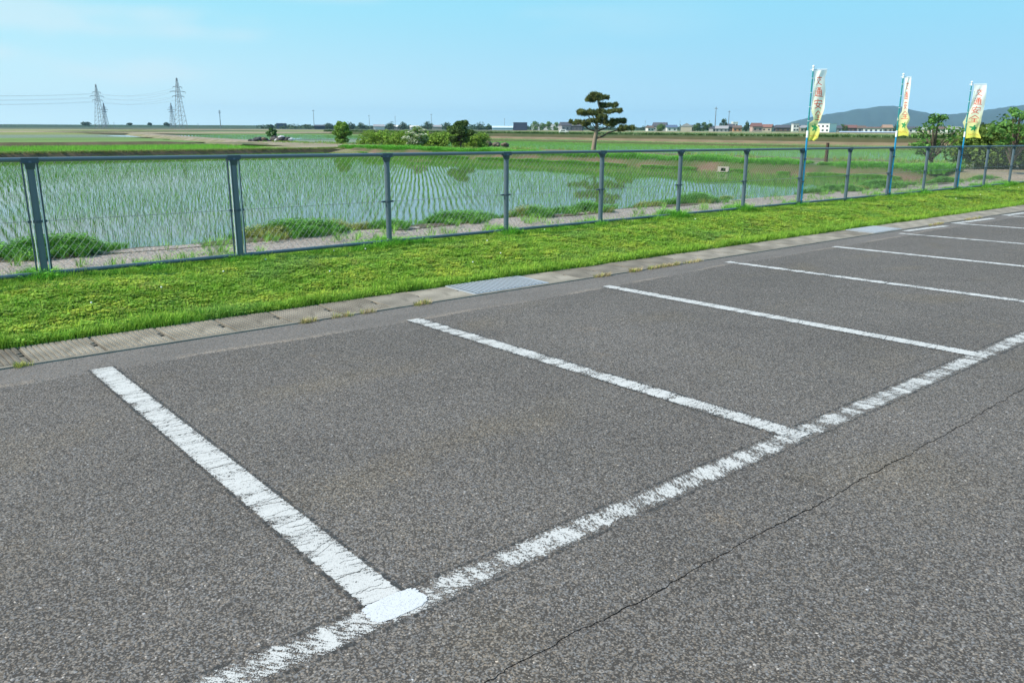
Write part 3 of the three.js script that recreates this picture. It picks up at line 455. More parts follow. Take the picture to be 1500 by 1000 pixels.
// left[], width[]: offset and seen width of the cloth from top to bottom in metres across the line of sight
function banner(i, label, topPx, rows, sway) {
  const px = fencePostX(i) + 0.05, dd = fenceD - 0.045, foot = [px, footY(px) - 0.02, dd], o = thing('banner_flag', label, 'flag', foot, 0, 'traffic safety banners on the fence');
  const dist = Math.hypot(px, dd), r = new THREE.Vector3(dd / dist, 0, px / dist), v = new THREE.Vector3(px / dist, 0, -dd / dist);
  const depth = (px * camF.x - dd * camF.z), H = topPx / FOCAL * depth * 1.02;
  mesh('pole', bar(new THREE.Vector3(0, 0, 0), new THREE.Vector3(0, H * 0.55, 0), 0.021, 12, 0.019), poleBlue, o);
  mesh('pole_top', bar(new THREE.Vector3(0, H * 0.55, 0), new THREE.Vector3(0, H - 0.02, 0), 0.015, 10), poleTeal, o);
  mesh('joint', bar(new THREE.Vector3(0, H * 0.52, 0), new THREE.Vector3(0, H * 0.57, 0), 0.023, 10), whitePlastic, o);
  mesh('finial', merge([bar(new THREE.Vector3(0, H - 0.03, 0), new THREE.Vector3(0, H + 0.05, 0), 0.016, 8), new THREE.SphereGeometry(0.026, 10, 8).translate(0, H + 0.06, 0)]), whitePlastic, o);
  const a = rows[0], end = r.clone().multiplyScalar(a[0] + a[1]).add(v.clone().multiplyScalar(0.1));
  mesh('cross_bar', bar(r.clone().multiplyScalar(-0.05).setY(H), end.clone().setY(H + 0.005), 0.009, 6), whitePlastic, o);
  const whole = rows[rows.length - 1][2], L = whole * 0.86, N = 60, K = 18, p = [], uv = [], ix = [];
  for (let j = 0; j <= N; j++) {
    const s = j / N; let k = 0; while (k < rows.length - 2 && rows[k + 1][2] / whole < s) k++;
    const A = rows[k], B = rows[k + 1], t = smooth(A[2] / whole, B[2] / whole, s), off = mix(A[0], B[0], t), w = mix(A[1], B[1], t), slack = Math.sqrt(Math.max(0.0004, 0.45 * 0.45 - w * w));
    for (let q = 0; q <= K; q++) { const u = q / K, dep = slack * 0.6 * (0.25 * u * sway + 0.1 * Math.sin(u * 6.0 + s * 5 + i) * (0.3 + 0.7 * u)) + 0.008 * Math.sin(u * 9 + s * 15); const side = off + w * (u + 0.06 * Math.sin(u * 6.283 + s * 6)); p.push(r.x * side + v.x * dep, H - 0.015 - s * L * (1 - 0.02 * Math.sin(u * 3)), r.z * side + v.z * dep); uv.push(0.04 + 0.96 * u, 1 - s); if (j < N && q < K) { const m = j * (K + 1) + q; ix.push(m, m + K + 1, m + 1, m + 1, m + K + 1, m + K + 2); } }
  }
  const g = new THREE.BufferGeometry(); g.setAttribute('position', new THREE.Float32BufferAttribute(p, 3)); g.setAttribute('uv', new THREE.Float32BufferAttribute(uv, 2)); g.setIndex(ix); g.computeVertexNormals();
  mesh('cloth', g, cloth, o);
  for (let k = 0; k < 5; k++) { const s = 0.12 + k * 0.2; mesh('loop', new THREE.TorusGeometry(0.02, 0.005, 6, 12).rotateX(Math.PI / 2).translate(0, H - s * L, 0), whitePlastic, o); }
  for (const y of [0.15, 0.55, 1.0]) mesh('tie', box(0.09, 0.02, 0.09, -0.02, y, -0.02), fenceDark, o);
}
banner(7, 'narrow traffic safety banner with its cloth curled under at the foot', 194, [[0.02, 0.24, 0], [0.02, 0.21, 0.18], [0.02, 0.24, 0.55], [0.03, 0.25, 0.85], [0.1, 0.14, 1.1], [0.02, 0.17, 1.2], [0.0, 0.25, 1.35], [0.02, 0.2, 1.52], [0.02, 0.13, 1.6]], 1);
banner(9, 'thin twisted traffic safety banner that swells out near its foot', 171, [[0.04, 0.13, 0], [0.04, 0.13, 0.3], [0.06, 0.11, 0.65], [0.06, 0.12, 0.85], [-0.01, 0.27, 1.08], [0.04, 0.17, 1.26], [0.0, 0.27, 1.42], [0.04, 0.22, 1.53]], -1);
banner(11, 'fully spread traffic safety banner in front of the big hedge', 151, [[0.06, 0.29, 0], [0.05, 0.3, 0.3], [0.03, 0.32, 0.6], [-0.02, 0.37, 0.95], [-0.06, 0.42, 1.1], [-0.02, 0.36, 1.22], [0.02, 0.31, 1.35], [0.04, 0.36, 1.58]], 0.5);

// ---------------------------------------------------------------- trees and shrubs
const bark = material('grey-brown bark', [0.5, 0.4, 0.3], { roughness: 0.95, map: soilMap }), barkDark = material('dark bark', [0.09, 0.07, 0.05], { roughness: 0.95 });
const leafMats = {};
const leafMat = (rgb) => leafMats[rgb.join()] ??= material('leaves', rgb, { ...leafOpts, vertexColors: true });
function leaves(rnd, clumps, perClump, size, flat, spike) {                      // clumps: [x, y, z, rx, ry, rz]; leaf faces spread through their volume
  const p = [], c = [], ix = [], v = new THREE.Vector3(), a = new THREE.Vector3(), b = new THREE.Vector3();
  for (const [cx, cy, cz, rx, ry, rz] of clumps) { const tone = 0.75 + 0.5 * rnd();
    for (let k = 0; k < perClump; k++) {
      do v.set(rnd() * 2 - 1, rnd() * 2 - 1, rnd() * 2 - 1); while (v.lengthSq() > 1);
      v.multiplyScalar(Math.pow(v.length(), -0.45)); const s = size * (0.6 + 0.8 * rnd());
      a.set(rnd() - 0.5, (rnd() - 0.5) * (1 - flat) + (spike ? 0.5 : 0), rnd() - 0.5).normalize(); b.set(rnd() - 0.5, (rnd() - 0.5) * (1 - flat), rnd() - 0.5).cross(a).normalize();
      const x = cx + v.x * rx, y = cy + v.y * ry, z = cz + v.z * rz, o = p.length / 3, w = spike ? 0.16 : 0.5, q = tone * (0.7 + 0.6 * rnd());
      p.push(x - a.x * s, y - a.y * s, z - a.z * s, x + b.x * s * w, y + b.y * s * w, z + b.z * s * w, x + a.x * s, y + a.y * s, z + a.z * s, x - b.x * s * w, y - b.y * s * w, z - b.z * s * w);
      for (let i = 0; i < 4; i++) c.push(q * (0.92 + 0.16 * rnd()), q, q * 0.95); ix.push(o, o + 1, o + 2, o, o + 2, o + 3);
    } }
  const g = new THREE.BufferGeometry(); g.setAttribute('position', new THREE.Float32BufferAttribute(p, 3)); g.setAttribute('color', new THREE.Float32BufferAttribute(c, 3)); g.setIndex(ix); g.computeVertexNormals(); return g;
}
function limbs(list) { return merge(list.flatMap((pts) => pts.slice(1).map((b, k) => bar(new THREE.Vector3(...pts[k].slice(0, 3)), new THREE.Vector3(...b.slice(0, 3)), pts[k][3], 7, b[3])))); }
// a broad-leaved tree or shrub: w wide, h tall, crown from y0 up
function broadleaf(name, label, category, x, y, d, w, h, y0, o = {}) {
  const rnd = random(o.seed ?? 1), t = thing(name, label, category, [x, y, d], 0, o.group), clumps = [], branches = [], n = o.clumps ?? 22;
  for (let k = 0; k < n; k++) { const q = rnd(), a = rnd() * 6.283, f = Math.sin(Math.min(1, 0.12 + q) * 2.9) ** 0.7, r = w / 2 * (0.35 + 0.55 * rnd()) * f, cy = mix(y0, h, 0.06 + 0.84 * q), s = (o.puff ?? 0.36) * w * (0.55 + 0.6 * rnd()); clumps.push([Math.cos(a) * r, cy, Math.sin(a) * r, s * 0.6, s * (o.squash ?? 0.42), s * 0.6]); if (k % 3 === 0) branches.push([[0, Math.max(0.1, cy * 0.35), 0, w * 0.016], [Math.cos(a) * r * 0.5, cy * 0.7, Math.sin(a) * r * 0.5, w * 0.01], [Math.cos(a) * r, cy, Math.sin(a) * r, w * 0.004]]); }
  mesh('trunk', limbs([[[0, -0.1, 0, w * (o.stem ?? 0.035)], [0.03 * w, h * 0.4, 0, w * 0.026], [0, h * 0.8, 0.02 * w, w * 0.01]], ...branches]), o.bark ?? barkDark, t);
  mesh('crown', leaves(rnd, clumps, o.leaves ?? 170, o.leaf ?? 0.09, 0.2), leafMat(o.tone ?? [0.09, 0.19, 0.035]), t);
  if (o.blossom) mesh('blossom', leaves(rnd, clumps.map(([a, b, c, e, f, g]) => [a, b + f * 0.5, c, e * 1.05, f * 0.6, g * 1.05]), o.blossom, 0.07, 0.85), leafMat([0.66, 0.68, 0.56]), t);
  return t;
}
{ // the pine by the track: trunk, limbs and layered pads of needles
  const b = at(869, 219.5, ROAD), D = Math.hypot(b.x, b.d), rx = b.d / D, rz = b.x / D, m = (b.x * camF.x - b.d * camF.z) / FOCAL / 9.7, t = thing('pine_tree', 'layered garden pine with leaning pale trunk beside the dirt track', 'tree', [b.x, ROAD - 0.05, b.d]);
  const q = (cx, cy, depth = 0) => [(cx - 455) * m * rx + depth * rz, (893 - cy) * m * 1.04, (cx - 455) * m * rz - depth * rx];
  const R = (pts) => pts.map(([x, y, r, dep = 0]) => [...q(x, y, dep), r]);
  const limbList = [[[455, 900, 0.2], [470, 780, 0.17], [488, 660, 0.155], [494, 560, 0.12], [505, 450, 0.1], [535, 345, 0.075], [505, 262, 0.05], [490, 190, 0.03]],
    [[478, 632, 0.07], [400, 615, 0.055, 0.1], [330, 572, 0.045, 0.2], [210, 510, 0.025, 0.3]], [[500, 725, 0.08], [590, 700, 0.065, -0.1], [650, 655, 0.055, -0.2], [790, 620, 0.04, -0.3], [930, 590, 0.025, -0.4]],
    [[500, 640, 0.06], [620, 590, 0.045, 0.3], [760, 510, 0.025, 0.5]], [[490, 540, 0.06], [430, 500, 0.045, -0.3], [360, 420, 0.03, -0.5], [300, 390, 0.02, -0.5]], [[495, 520, 0.05], [440, 440, 0.035, 0.4], [400, 390, 0.02, 0.6]], [[520, 390, 0.05], [600, 375, 0.03, -0.2], [720, 365, 0.02, -0.3]], [[530, 345, 0.045], [580, 315, 0.03, 0.1], [690, 285, 0.018, 0.2]], [[500, 560, 0.05], [560, 540, 0.03, 0.7], [620, 500, 0.02, 1.1]], [[495, 600, 0.05], [450, 560, 0.03, -0.8], [430, 520, 0.02, -1.2]]].map(R);
  mesh('trunk', limbs(limbList.slice(0, 1)), bark, t); mesh('limbs', limbs(limbList.slice(1)), barkDark, t);
  const rnd = random(15), pads = [[240, 515, 120, 40, 0.3], [345, 545, 40, 25, 0.2], [920, 590, 85, 40, -0.4], [850, 610, 40, 20, -0.3], [750, 505, 130, 50, 0.5], [680, 540, 70, 35, 0.3], [830, 500, 60, 30, 0.4], [390, 385, 150, 42, -0.4], [300, 400, 60, 32, -0.5], [480, 400, 80, 40, 0.5], [680, 375, 120, 32, -0.3], [790, 365, 35, 16, -0.3], [655, 290, 105, 33, 0.2], [580, 300, 45, 22, 0.1], [485, 205, 115, 45, 0], [400, 225, 55, 20, 0], [600, 190, 45, 20, 0.1], [480, 160, 80, 25, 0], [545, 500, 60, 30, 0.9], [440, 500, 60, 26, -1.1], [560, 440, 60, 26, -0.9]];
  const clumps = []; for (const [cx, cy, w, h, dep] of pads) for (let k = 0; k < Math.max(3, w / 11); k++) { const a = rnd() * 6.283, r = Math.sqrt(rnd()) * 0.92, p = q(cx + Math.cos(a) * r * w * 1.08, cy + h * 0.3 - (rnd() - 0.3) * h * 0.8, dep + Math.sin(a) * r * w * m * 0.9); clumps.push([...p, 0.17, 0.065, 0.17]); }
  for (const [cx, cy, w, h, dep] of pads) for (let k = 0; k < 4 + w / 12; k++) { const a = rnd() * 6.283, r = 0.9 + 0.35 * rnd(); clumps.push([...q(cx + Math.cos(a) * r * w, cy - h * (0.1 + 0.5 * rnd()), dep + Math.sin(a) * r * w * m), 0.09, 0.05, 0.09]); }
  mesh('crown', leaves(rnd, clumps, 40, 0.16, 0.1, true), leafMat([0.14, 0.17, 0.055]), t);
}
{
  const a = at(503, 211, ROAD - 0.03), h1 = at(517, 212, ROAD - 0.03), h2 = at(690, 216.5, ROAD - 0.03), s = at(621, 215, ROAD - 0.03), c = at(683, 216.5, ROAD - 0.03);
  const px = (p) => (p.x * camF.x - p.d * camF.z) / FOCAL;
  broadleaf('round_shrub', 'small light green round-headed tree at the end of the clipped hedge', 'tree', a.x, ROAD - 0.05, a.d, 28 * px(a), 33 * px(a), 0.1, { seed: 3, tone: [0.2, 0.34, 0.06], leaves: 190, clumps: 44, puff: 0.28 });
  broadleaf('dark_shrub', 'dark leafy small tree at the near end of the clipped hedge', 'tree', c.x - 0.6, ROAD - 0.05, c.d, 38 * px(c), 40 * px(c), 0.35, { seed: 9, tone: [0.1, 0.17, 0.045], leaves: 260, clumps: 34, puff: 0.3 });
  broadleaf('flowering_shrub', 'shrub covered in white blossom growing out of the hedge', 'shrub', s.x - 0.9, ROAD - 0.05, s.d, 37 * px(s), 32 * px(s), 0.1, { seed: 12, tone: [0.2, 0.32, 0.1], leaves: 140, clumps: 26, blossom: 75, squash: 0.3 });
  const rnd = random(21), t = thing('clipped_hedge', 'long clipped green hedge beside the dirt track', 'hedge', [h1.x + 1.2, ROAD - 0.06, h1.d]), dx = h2.x + 0.4 - h1.x, dd = h2.d - h1.d, clumps = [], stems = [];
  for (let k = 0; k < 260; k++) { const f = rnd(), y = 0.12 + 1.0 * rnd() * (1 + 0.1 * Math.sin(f * 40)); clumps.push([dx * f + (rnd() - 0.5) * 1.1, y, -dd * f + (rnd() - 0.5) * 0.3, 0.4, 0.3, 0.42]); if (k % 8 === 0) stems.push([[dx * f, -0.1, -dd * f, 0.04], [dx * f, 0.9, -dd * f, 0.02]]); }
  mesh('foliage', leaves(rnd, clumps, 100, 0.075, 0.15), leafMat([0.22, 0.36, 0.055]), t); mesh('stems', limbs(stems), barkDark, t);
}
{ // big hedge and two loose trees at the right, beyond the end of the path
  const rnd = random(33), t = thing('broad_hedge', 'big rounded evergreen hedge at the road corner behind the fence', 'hedge', [0, -0.1, 0]), clumps = [], stems = [];
  for (let k = 0; k < 420; k++) { const f = rnd(), x = 38.8 + 1.2 * Math.sin(f * 3) + (rnd() - 0.5) * 3, d = 14.6 - 11 * f, y = 0.2 + 1.42 * Math.pow(rnd(), 0.7) * (0.88 + 0.12 * Math.sin(f * 13)) * smooth(-0.08, 0.05, f); clumps.push([x, y, -d, 0.5, 0.34, 0.5]); if (k % 16 === 0) stems.push([[x, -0.1, -d, 0.06], [x, 1.2, -d, 0.03]]); }
  mesh('foliage', leaves(rnd, clumps, 150, 0.085, 0.1), leafMat([0.14, 0.225, 0.045]), t); mesh('stems', limbs(stems), barkDark, t);
  const a = far(1372, 39), b = far(1490, 36);
  broadleaf('loose_tree', 'loose airy young tree with low side sprays beside the big hedge', 'tree', a.x, -0.1, a.d, 2.3, 2.4, 0.5, { seed: 41, stem: 0.013, tone: [0.12, 0.26, 0.06], leaves: 17, clumps: 60, puff: 0.15, squash: 0.3, leaf: 0.075 });
  broadleaf('loose_tree', 'loose spreading tree rising out of the big hedge', 'tree', b.x, -0.1, b.d, 2.2, 2.6, 1.0, { seed: 45, stem: 0.016, tone: [0.12, 0.26, 0.06], leaves: 19, clumps: 56, puff: 0.15, squash: 0.3, leaf: 0.075 });
}

// ---------------------------------------------------------------- things near the track
{ // weathered post on the corner of the track
  const b = at(1210, 238, ROAD), t = thing('wooden_post', 'dark weathered wooden post standing beside the dirt track', 'post', [b.x, ROAD - 0.05, b.d]);
  mesh('shaft', bar(new THREE.Vector3(0, 0, 0), new THREE.Vector3(0.02, 0.98, 0), 0.085, 9, 0.075), material('weathered wood', [0.16, 0.1, 0.065], { map: soilMap, roughness: 1 }), t);
  for (const y of [0.3, 0.55, 0.8]) mesh('band', new THREE.CylinderGeometry(0.084, 0.084, 0.05, 10).translate(0.01, y, 0), material('rusty band', [0.05, 0.035, 0.03], { roughness: 0.9 }), t);
  mesh('cap', new THREE.CylinderGeometry(0.07, 0.084, 0.03, 10).translate(0.02, 0.99, 0), material('post cap', [0.05, 0.035, 0.03], { roughness: 0.9 }), t);
}
{ // concrete outlet in the bank
  const b = at(1060, 249, -0.25), t = thing('drain_outlet', 'small pale concrete drain outlet set in the brown bank', 'outlet', [b.x, -0.26, b.d], 0.3); t.scale.setScalar(0.6);
  mesh('headwall', merge([box(0.16, 0.34, 0.24, 0, 0.1, -0.3), box(0.16, 0.34, 0.24, 0, 0.1, 0.3), box(0.16, 0.1, 0.36, 0, 0.22, 0), box(0.5, 0.05, 0.84, -0.1, -0.08, 0)]), material('pale concrete', [0.36, 0.33, 0.28], { roughness: 0.95 }), t);
  mesh('pipe', new THREE.CylinderGeometry(0.13, 0.13, 0.6, 14, 1, true).rotateZ(Math.PI / 2).translate(0.1, 0.06, 0), material('dark pipe', [0.05, 0.045, 0.04], { roughness: 0.9 }), t);
}
{ // small white box by the far bank
  const b = at(640, 226, -0.3), t = thing('water_gauge', 'small white box standing at the far bank below the hedge', 'box', [b.x, -0.35, b.d]);
  mesh('housing', box(0.28, 0.3, 0.22, 0, 0.15, 0), whitePlastic, t); mesh('lid', box(0.32, 0.04, 0.26, 0, 0.32, 0), whitePlastic, t);
}
function heap(name, label, category, px, py, w, h, tones, seed, n) {
  const b = at(px, py, -0.1), rnd = random(seed), t = thing(name, label, category, [b.x, -0.12, b.d]), m = (b.x * camF.x - b.d * camF.z) / FOCAL;
  const mats = tones.map((c) => material('heap material', c, { roughness: 0.85 }));
  for (let k = 0; k < n; k++) { const g = new THREE.IcosahedronGeometry(1, 2), p = g.attributes.position, f = rnd() * 2 - 1, s = (0.18 + 0.16 * rnd()) * h * m * 2; for (let i = 0; i < p.count; i++) { const q = 1 + 0.3 * n3(p.getX(i) * 1.7 + k, p.getY(i) * 1.7, p.getZ(i) * 1.7); p.setXYZ(i, p.getX(i) * q * s * 1.3, p.getY(i) * q * s * 0.8, p.getZ(i) * q * s); } g.computeVertexNormals(); const o = mesh(category === 'heap' ? 'clod' : 'bag', g, mats[(rnd() * mats.length) | 0], t); o.position.set(f * w * m / 2 * Math.cos(YAW), (1 - f * f) * h * m * rnd() * 0.75 + s * 0.3, f * w * m / 2 * Math.sin(YAW) + (rnd() - 0.5) * 1.2); }
}
heap('rubbish_pile', 'pile of black and white bags by the dirt track', 'pile', 413, 207.5, 26, 8, [[0.03, 0.03, 0.035], [0.04, 0.04, 0.05], [0.6, 0.6, 0.6], [0.1, 0.09, 0.08]], 61, 26);
heap('rubbish_pile', 'pile of dark and brown scrap left of the black and white bags', 'pile', 380, 207.5, 24, 6, [[0.03, 0.03, 0.035], [0.16, 0.11, 0.08], [0.07, 0.07, 0.08]], 63, 22);
heap('earth_heap', 'low dark heap of earth clods right of the dark shrub', 'heap', 722, 213.5, 44, 6, [[0.13, 0.1, 0.075], [0.09, 0.075, 0.06], [0.16, 0.13, 0.09]], 67, 34);
{ const b = at(399, 203, -0.1); broadleaf('sapling', 'small green bush behind the pile of bags', 'shrub', b.x, -0.15, b.d, 1.6, 1.6, 0.1, { seed: 71, tone: [0.07, 0.16, 0.04], leaves: 90, clumps: 14, leaf: 0.12 }); }

// ---------------------------------------------------------------- levee, hills
{
  const pts = []; for (let k = 0; k <= 80; k++) { const f = far(-700 + k * 24, 1500 + 260 * Math.sin(k * 0.05)); pts.push([f.x, f.d]); }
  const p = [], ix = [], c = [], uv = []; pts.forEach(([x, d], i) => { const l = Math.hypot(x, d), fade = 1 - smooth(58, 76, i); [[-22, -0.6], [-6, 4.2], [6, 4.3], [40, -0.6]].forEach(([s, y], j) => { p.push(x + x / l * s, y > 0 ? (y + 0.5 * n3(i * 0.7, j)) * fade - 0.6 * (1 - fade) : y, -(d + d / l * s)); uv.push(x, d); const v = 0.8 + 0.5 * n3(i * 0.9, j * 2); c.push(0.055 * v, 0.14 * v, 0.045 * v); if (i < pts.length - 1 && j < 3) { const k = i * 4 + j; ix.push(k, k + 4, k + 1, k + 1, k + 4, k + 5); } }); });
  const g = new THREE.BufferGeometry(); g.setAttribute('position', new THREE.Float32BufferAttribute(p, 3)); g.setAttribute('uv', new THREE.Float32BufferAttribute(uv, 2)); g.setAttribute('color', new THREE.Float32BufferAttribute(c, 3)); g.setIndex(ix); g.computeVertexNormals();
  structure('levee', g, fieldStuff, 'long low green levee along the left horizon', 'levee');
}
{
  // ridge height in pixels above the horizon at pixel columns, from the photograph
  const ridge = [[1100, 0], [1135, 3], [1160, 10], [1200, 19], [1250, 26], [1285, 30.5], [1305, 32], [1322, 30], [1345, 24], [1362, 21], [1400, 21], [1430, 25], [1470, 31], [1500, 34], [1600, 40], [1750, 34], [1950, 44], [2200, 20], [2400, 0]];
  const hAt = (px) => { let k = 0; while (k < ridge.length - 2 && ridge[k + 1][0] < px) k++; const t = (px - ridge[k][0]) / (ridge[k + 1][0] - ridge[k][0]); return mix(ridge[k][1], ridge[k + 1][1], t); };
  const D = 6500, p = [], ix = [], c = [], uv = [], rows = 14, cols = 260;
  for (let i = 0; i <= cols; i++) { const px = 1095 + i * 5, f = far(px, D), top = Math.max(0, hAt(px)) * 1.0 * f.m + 6 * n3(px * 0.07, 3) + 4 * n3(px * 0.3, 8), l = Math.hypot(f.x, f.d);
    for (let j = 0; j <= rows; j++) { const t = j / rows, up = smooth(0, 1, Math.min(1, t * 1.3)), fold = 260 * n3(px * 0.018, t * 1.6, 2) + 90 * n3(px * 0.06, t * 4, 5), s = -1800 + 1800 * t + fold * Math.sin(Math.min(1, t) * 3.14); p.push(f.x + f.x / l * s, -1 + top * up * (1 + 0.12 * n3(px * 0.05, t * 5, 9) * (1 - t)), -(f.d + f.d / l * s)); uv.push(f.x * 0.02, t * 30); const v = 1 + 0.6 * fbm(px * 0.05, t * 6, 1); c.push(0.035 * v, 0.08 * v, 0.05 * v); if (i < cols && j < rows) { const k = i * (rows + 1) + j; ix.push(k, k + rows + 1, k + 1, k + 1, k + rows + 1, k + rows + 2); } } }
  const g = new THREE.BufferGeometry(); g.setAttribute('position', new THREE.Float32BufferAttribute(p, 3)); g.setAttribute('uv', new THREE.Float32BufferAttribute(uv, 2)); g.setAttribute('color', new THREE.Float32BufferAttribute(c, 3)); g.setIndex(ix); g.computeVertexNormals();
  structure('hills', g, fieldStuff, 'wooded hills on the right horizon', 'hills');
}

// ---------------------------------------------------------------- far buildings
const wallMats = {}; const plain = (rgb, rough = 0.85) => wallMats[rgb.join()] ??= material('building paint', rgb, { roughness: rough });
const pane = material('window glass', [0.04, 0.05, 0.06], { roughness: 0.1 });
function gable(w, h, l, over = 0.5) { const s = new THREE.Shape(); s.moveTo(-l / 2 - over, 0); s.lineTo(l / 2 + over, 0); s.lineTo(l / 2 + over, 0.15); s.lineTo(0, h); s.lineTo(-l / 2 - over, 0.15); s.closePath(); return new THREE.ExtrudeGeometry(s, { depth: w + over, bevelEnabled: false }).translate(0, 0, -(w + over) / 2).rotateY(Math.PI / 2); }
const houseLook = {};
function house(px, wide, top, dist, wall, roof, o = {}) {
  const f = far(px, dist), w = wide * f.m, h = (189.5 + (px - 750) * 0.0043 - top) * f.m + 0.3, roofH = h * (o.roof ?? 0.42), bodyH = h - roofH, l = o.deep ?? Math.max(6, w * 0.7), key = o.look ?? 'house';
  const t = thing(o.name ?? 'house', o.label, o.category ?? 'house', [f.x, -0.5, f.d], f.turn + (o.turn ?? 0.25), o.group);
  mesh('wall', box(w, bodyH, l, 0, bodyH / 2, 0), plain(wall), t);
  if (o.flat) mesh('roof', box(w + 0.4, Math.max(0.3, roofH), l + 0.4, 0, bodyH + Math.max(0.3, roofH) / 2, 0), plain(roof), t);
  else mesh('roof', gable(w, roofH, l).translate(0, bodyH, 0), plain(roof), t);
  const n = Math.max(2, Math.round(w / 3.2)), floors = bodyH > 4.5 ? 2 : 1;
  if (!o.blind) for (let k = 0; k < n; k++) for (let q = 0; q < floors; q++) mesh('window', box(1.3, 1.1, 0.1, -w / 2 + (k + 0.5) * w / n, bodyH * (floors === 2 ? 0.26 + 0.48 * q : 0.5), l / 2 + 0.03), pane, t);
}
const dk = [0.07, 0.075, 0.09], brn = [0.13, 0.09, 0.07], red = [0.17, 0.085, 0.075], crm = [0.4, 0.35, 0.28], wht = [0.62, 0.62, 0.6], gry = [0.27, 0.27, 0.28], blu = [0.08, 0.12, 0.2];
house(952, 9, 183, 640, wht, brn, { label: 'small white house at the left end of the village', turn: 0.3 });
house(967, 20, 178.5, 650, gry, dk, { label: 'large grey house with dark hipped roof behind a round tree', turn: -0.2 });
house(984, 15, 182, 640, wht, blu, { label: 'white house with dark blue roof right of the round tree', turn: 0.15 });
house(1006, 12, 179.5, 630, crm, gry, { label: 'cream gabled house with its gable end towards the fields', turn: 1.5, deep: 8 });
house(1014, 8, 182, 650, brn, dk, { label: 'narrow dark house beside the cream gabled house' });
house(1046, 9, 184.5, 620, gry, dk, { label: 'small grey house with dark roof at the edge of the green trees', turn: 0.5 });
house(1058, 18, 183, 610, gry, gry, { label: 'long grey house below the tall dark tree', turn: -0.1, roof: 0.5 });
house(1069, 13, 180.5, 660, brn, dk, { label: 'dark two-storey house right of the tall dark tree' });
house(1076, 7, 178, 720, wht, wht, { label: 'white block building standing above the village roofs', flat: true, roof: 0.08 });
house(1080, 12, 182.5, 620, [0.45, 0.24, 0.13], brn, { label: 'orange-walled house in front of the white block building', turn: 0.1 });
house(1108, 15, 179, 620, [0.42, 0.3, 0.27], red, { label: 'pinkish house with red tiled roof', turn: 0.35 });
house(1125, 14, 181, 630, crm, [0.2, 0.1, 0.08], { label: 'cream house with red-brown roof right of the pinkish house', turn: -0.25 });
house(1136, 10, 183, 640, gry, dk, { label: 'grey house with black roof left of the brown row' });
house(1147, 20, 182, 640, brn, dk, { label: 'wide dark brown house below the end of the hills', turn: 0.1 });
house(1165, 8, 180, 650, wht, gry, { label: 'narrow bright white house between brown and grey ones', flat: true, roof: 0.1 });
house(1177, 12, 182.5, 650, crm, gry, { label: 'pale grey-cream house left of the first banner', turn: 0.3 });
house(1211, 19, 179.5, 560, [0.78, 0.78, 0.76], wht, { label: 'white flat-roofed building right of the first banner', flat: true, roof: 0.06, turn: -0.35, deep: 12, name: 'white_building', category: 'building' });
house(1226, 12, 182.5, 600, gry, dk, { label: 'dark-roofed grey house right of the white flat-roofed building' });
house(1246, 18, 182, 640, brn, red, { label: 'brown house with red-brown roof above the greenhouse', turn: 0.2 });
house(1262, 12, 183, 640, gry, brn, { label: 'grey house with brown roof above the greenhouse' });
house(1280, 26, 184.5, 620, wht, brn, { label: 'long white house above the greenhouse', turn: 0.05, roof: 0.3 });
house(1300, 13, 181.5, 620, crm, [0.3, 0.2, 0.14], { label: 'cream house with tan roof left of the second banner' });
house(1338, 16, 184, 620, wht, dk, { label: 'white house with dark roof right of the second banner', turn: 0.2 });
house(1355, 16, 185, 610, crm, gry, { label: 'cream house with grey roof beside the loose tree', turn: -0.2 });
house(1376, 18, 184, 620, wht, brn, { label: 'white house seen through the loose tree', turn: 0.1 });
house(1398, 18, 184, 610, wht, gry, { label: 'white house with grey roof left of the third banner', turn: 0.3 });
house(1452, 22, 183, 580, wht, wht, { label: 'white flat building right of the third banner', flat: true, roof: 0.1 });
house(1478, 14, 184, 600, gry, dk, { label: 'grey house above the white roadside wall' });
house(1272, 76, 190.2, 520, [0.5, 0.58, 0.68], [0.42, 0.52, 0.66], { label: 'long low pale blue greenhouse in front of the village', name: 'greenhouse', category: 'greenhouse', roof: 0.5, deep: 14, turn: 0.02, blind: true });
house(1483, 46, 191.5, 500, [0.72, 0.72, 0.7], [0.75, 0.75, 0.73], { label: 'long low white roadside wall', name: 'white_wall', category: 'wall', flat: true, roof: 0.15, deep: 1, turn: 0, blind: true });
house(736, 30, 184, 780, [0.42, 0.55, 0.6], [0.5, 0.64, 0.7], { label: 'long low building with pale blue roof', name: 'barn', category: 'building', roof: 0.45, turn: 0, blind: true });
house(762, 20, 178.8, 720, [0.045, 0.055, 0.1], [0.05, 0.06, 0.1], { label: 'dark navy box-shaped warehouse', name: 'warehouse', category: 'building', flat: true, roof: 0.06, turn: 0.02, blind: true });
house(800, 42, 181.5, 900, wht, wht, { label: 'white hall behind the row of light green trees', name: 'hall', category: 'building', flat: true, roof: 0.08, turn: 0, blind: true });
house(829, 18, 178, 640, gry, dk, { label: 'grey house with dark roof left of the pine', turn: 0.4 });
house(846, 16, 179, 640, dk, dk, { label: 'dark house partly behind the pine', turn: -0.2 });
house(412, 14, 180.6, 1000, [0.08, 0.1, 0.15], [0.06, 0.08, 0.13], { label: 'dark blue barn on the levee horizon', name: 'barn', category: 'building', flat: true, roof: 0.15, turn: 0, blind: true });
house(468, 15, 182.5, 900, [0.05, 0.06, 0.08], dk, { label: 'long dark shed left of the round-headed tree', name: 'shed', category: 'building', roof: 0.3, turn: 0, blind: true });
house(555, 16, 182, 850, wht, gry, { label: 'white shed behind the clipped hedge', name: 'shed', category: 'building', turn: 0, blind: true });
house(607, 13, 183.5, 850, wht, wht, { label: 'low white-roofed shed behind the flowering shrub', name: 'shed', category: 'building', turn: 0.1, blind: true });
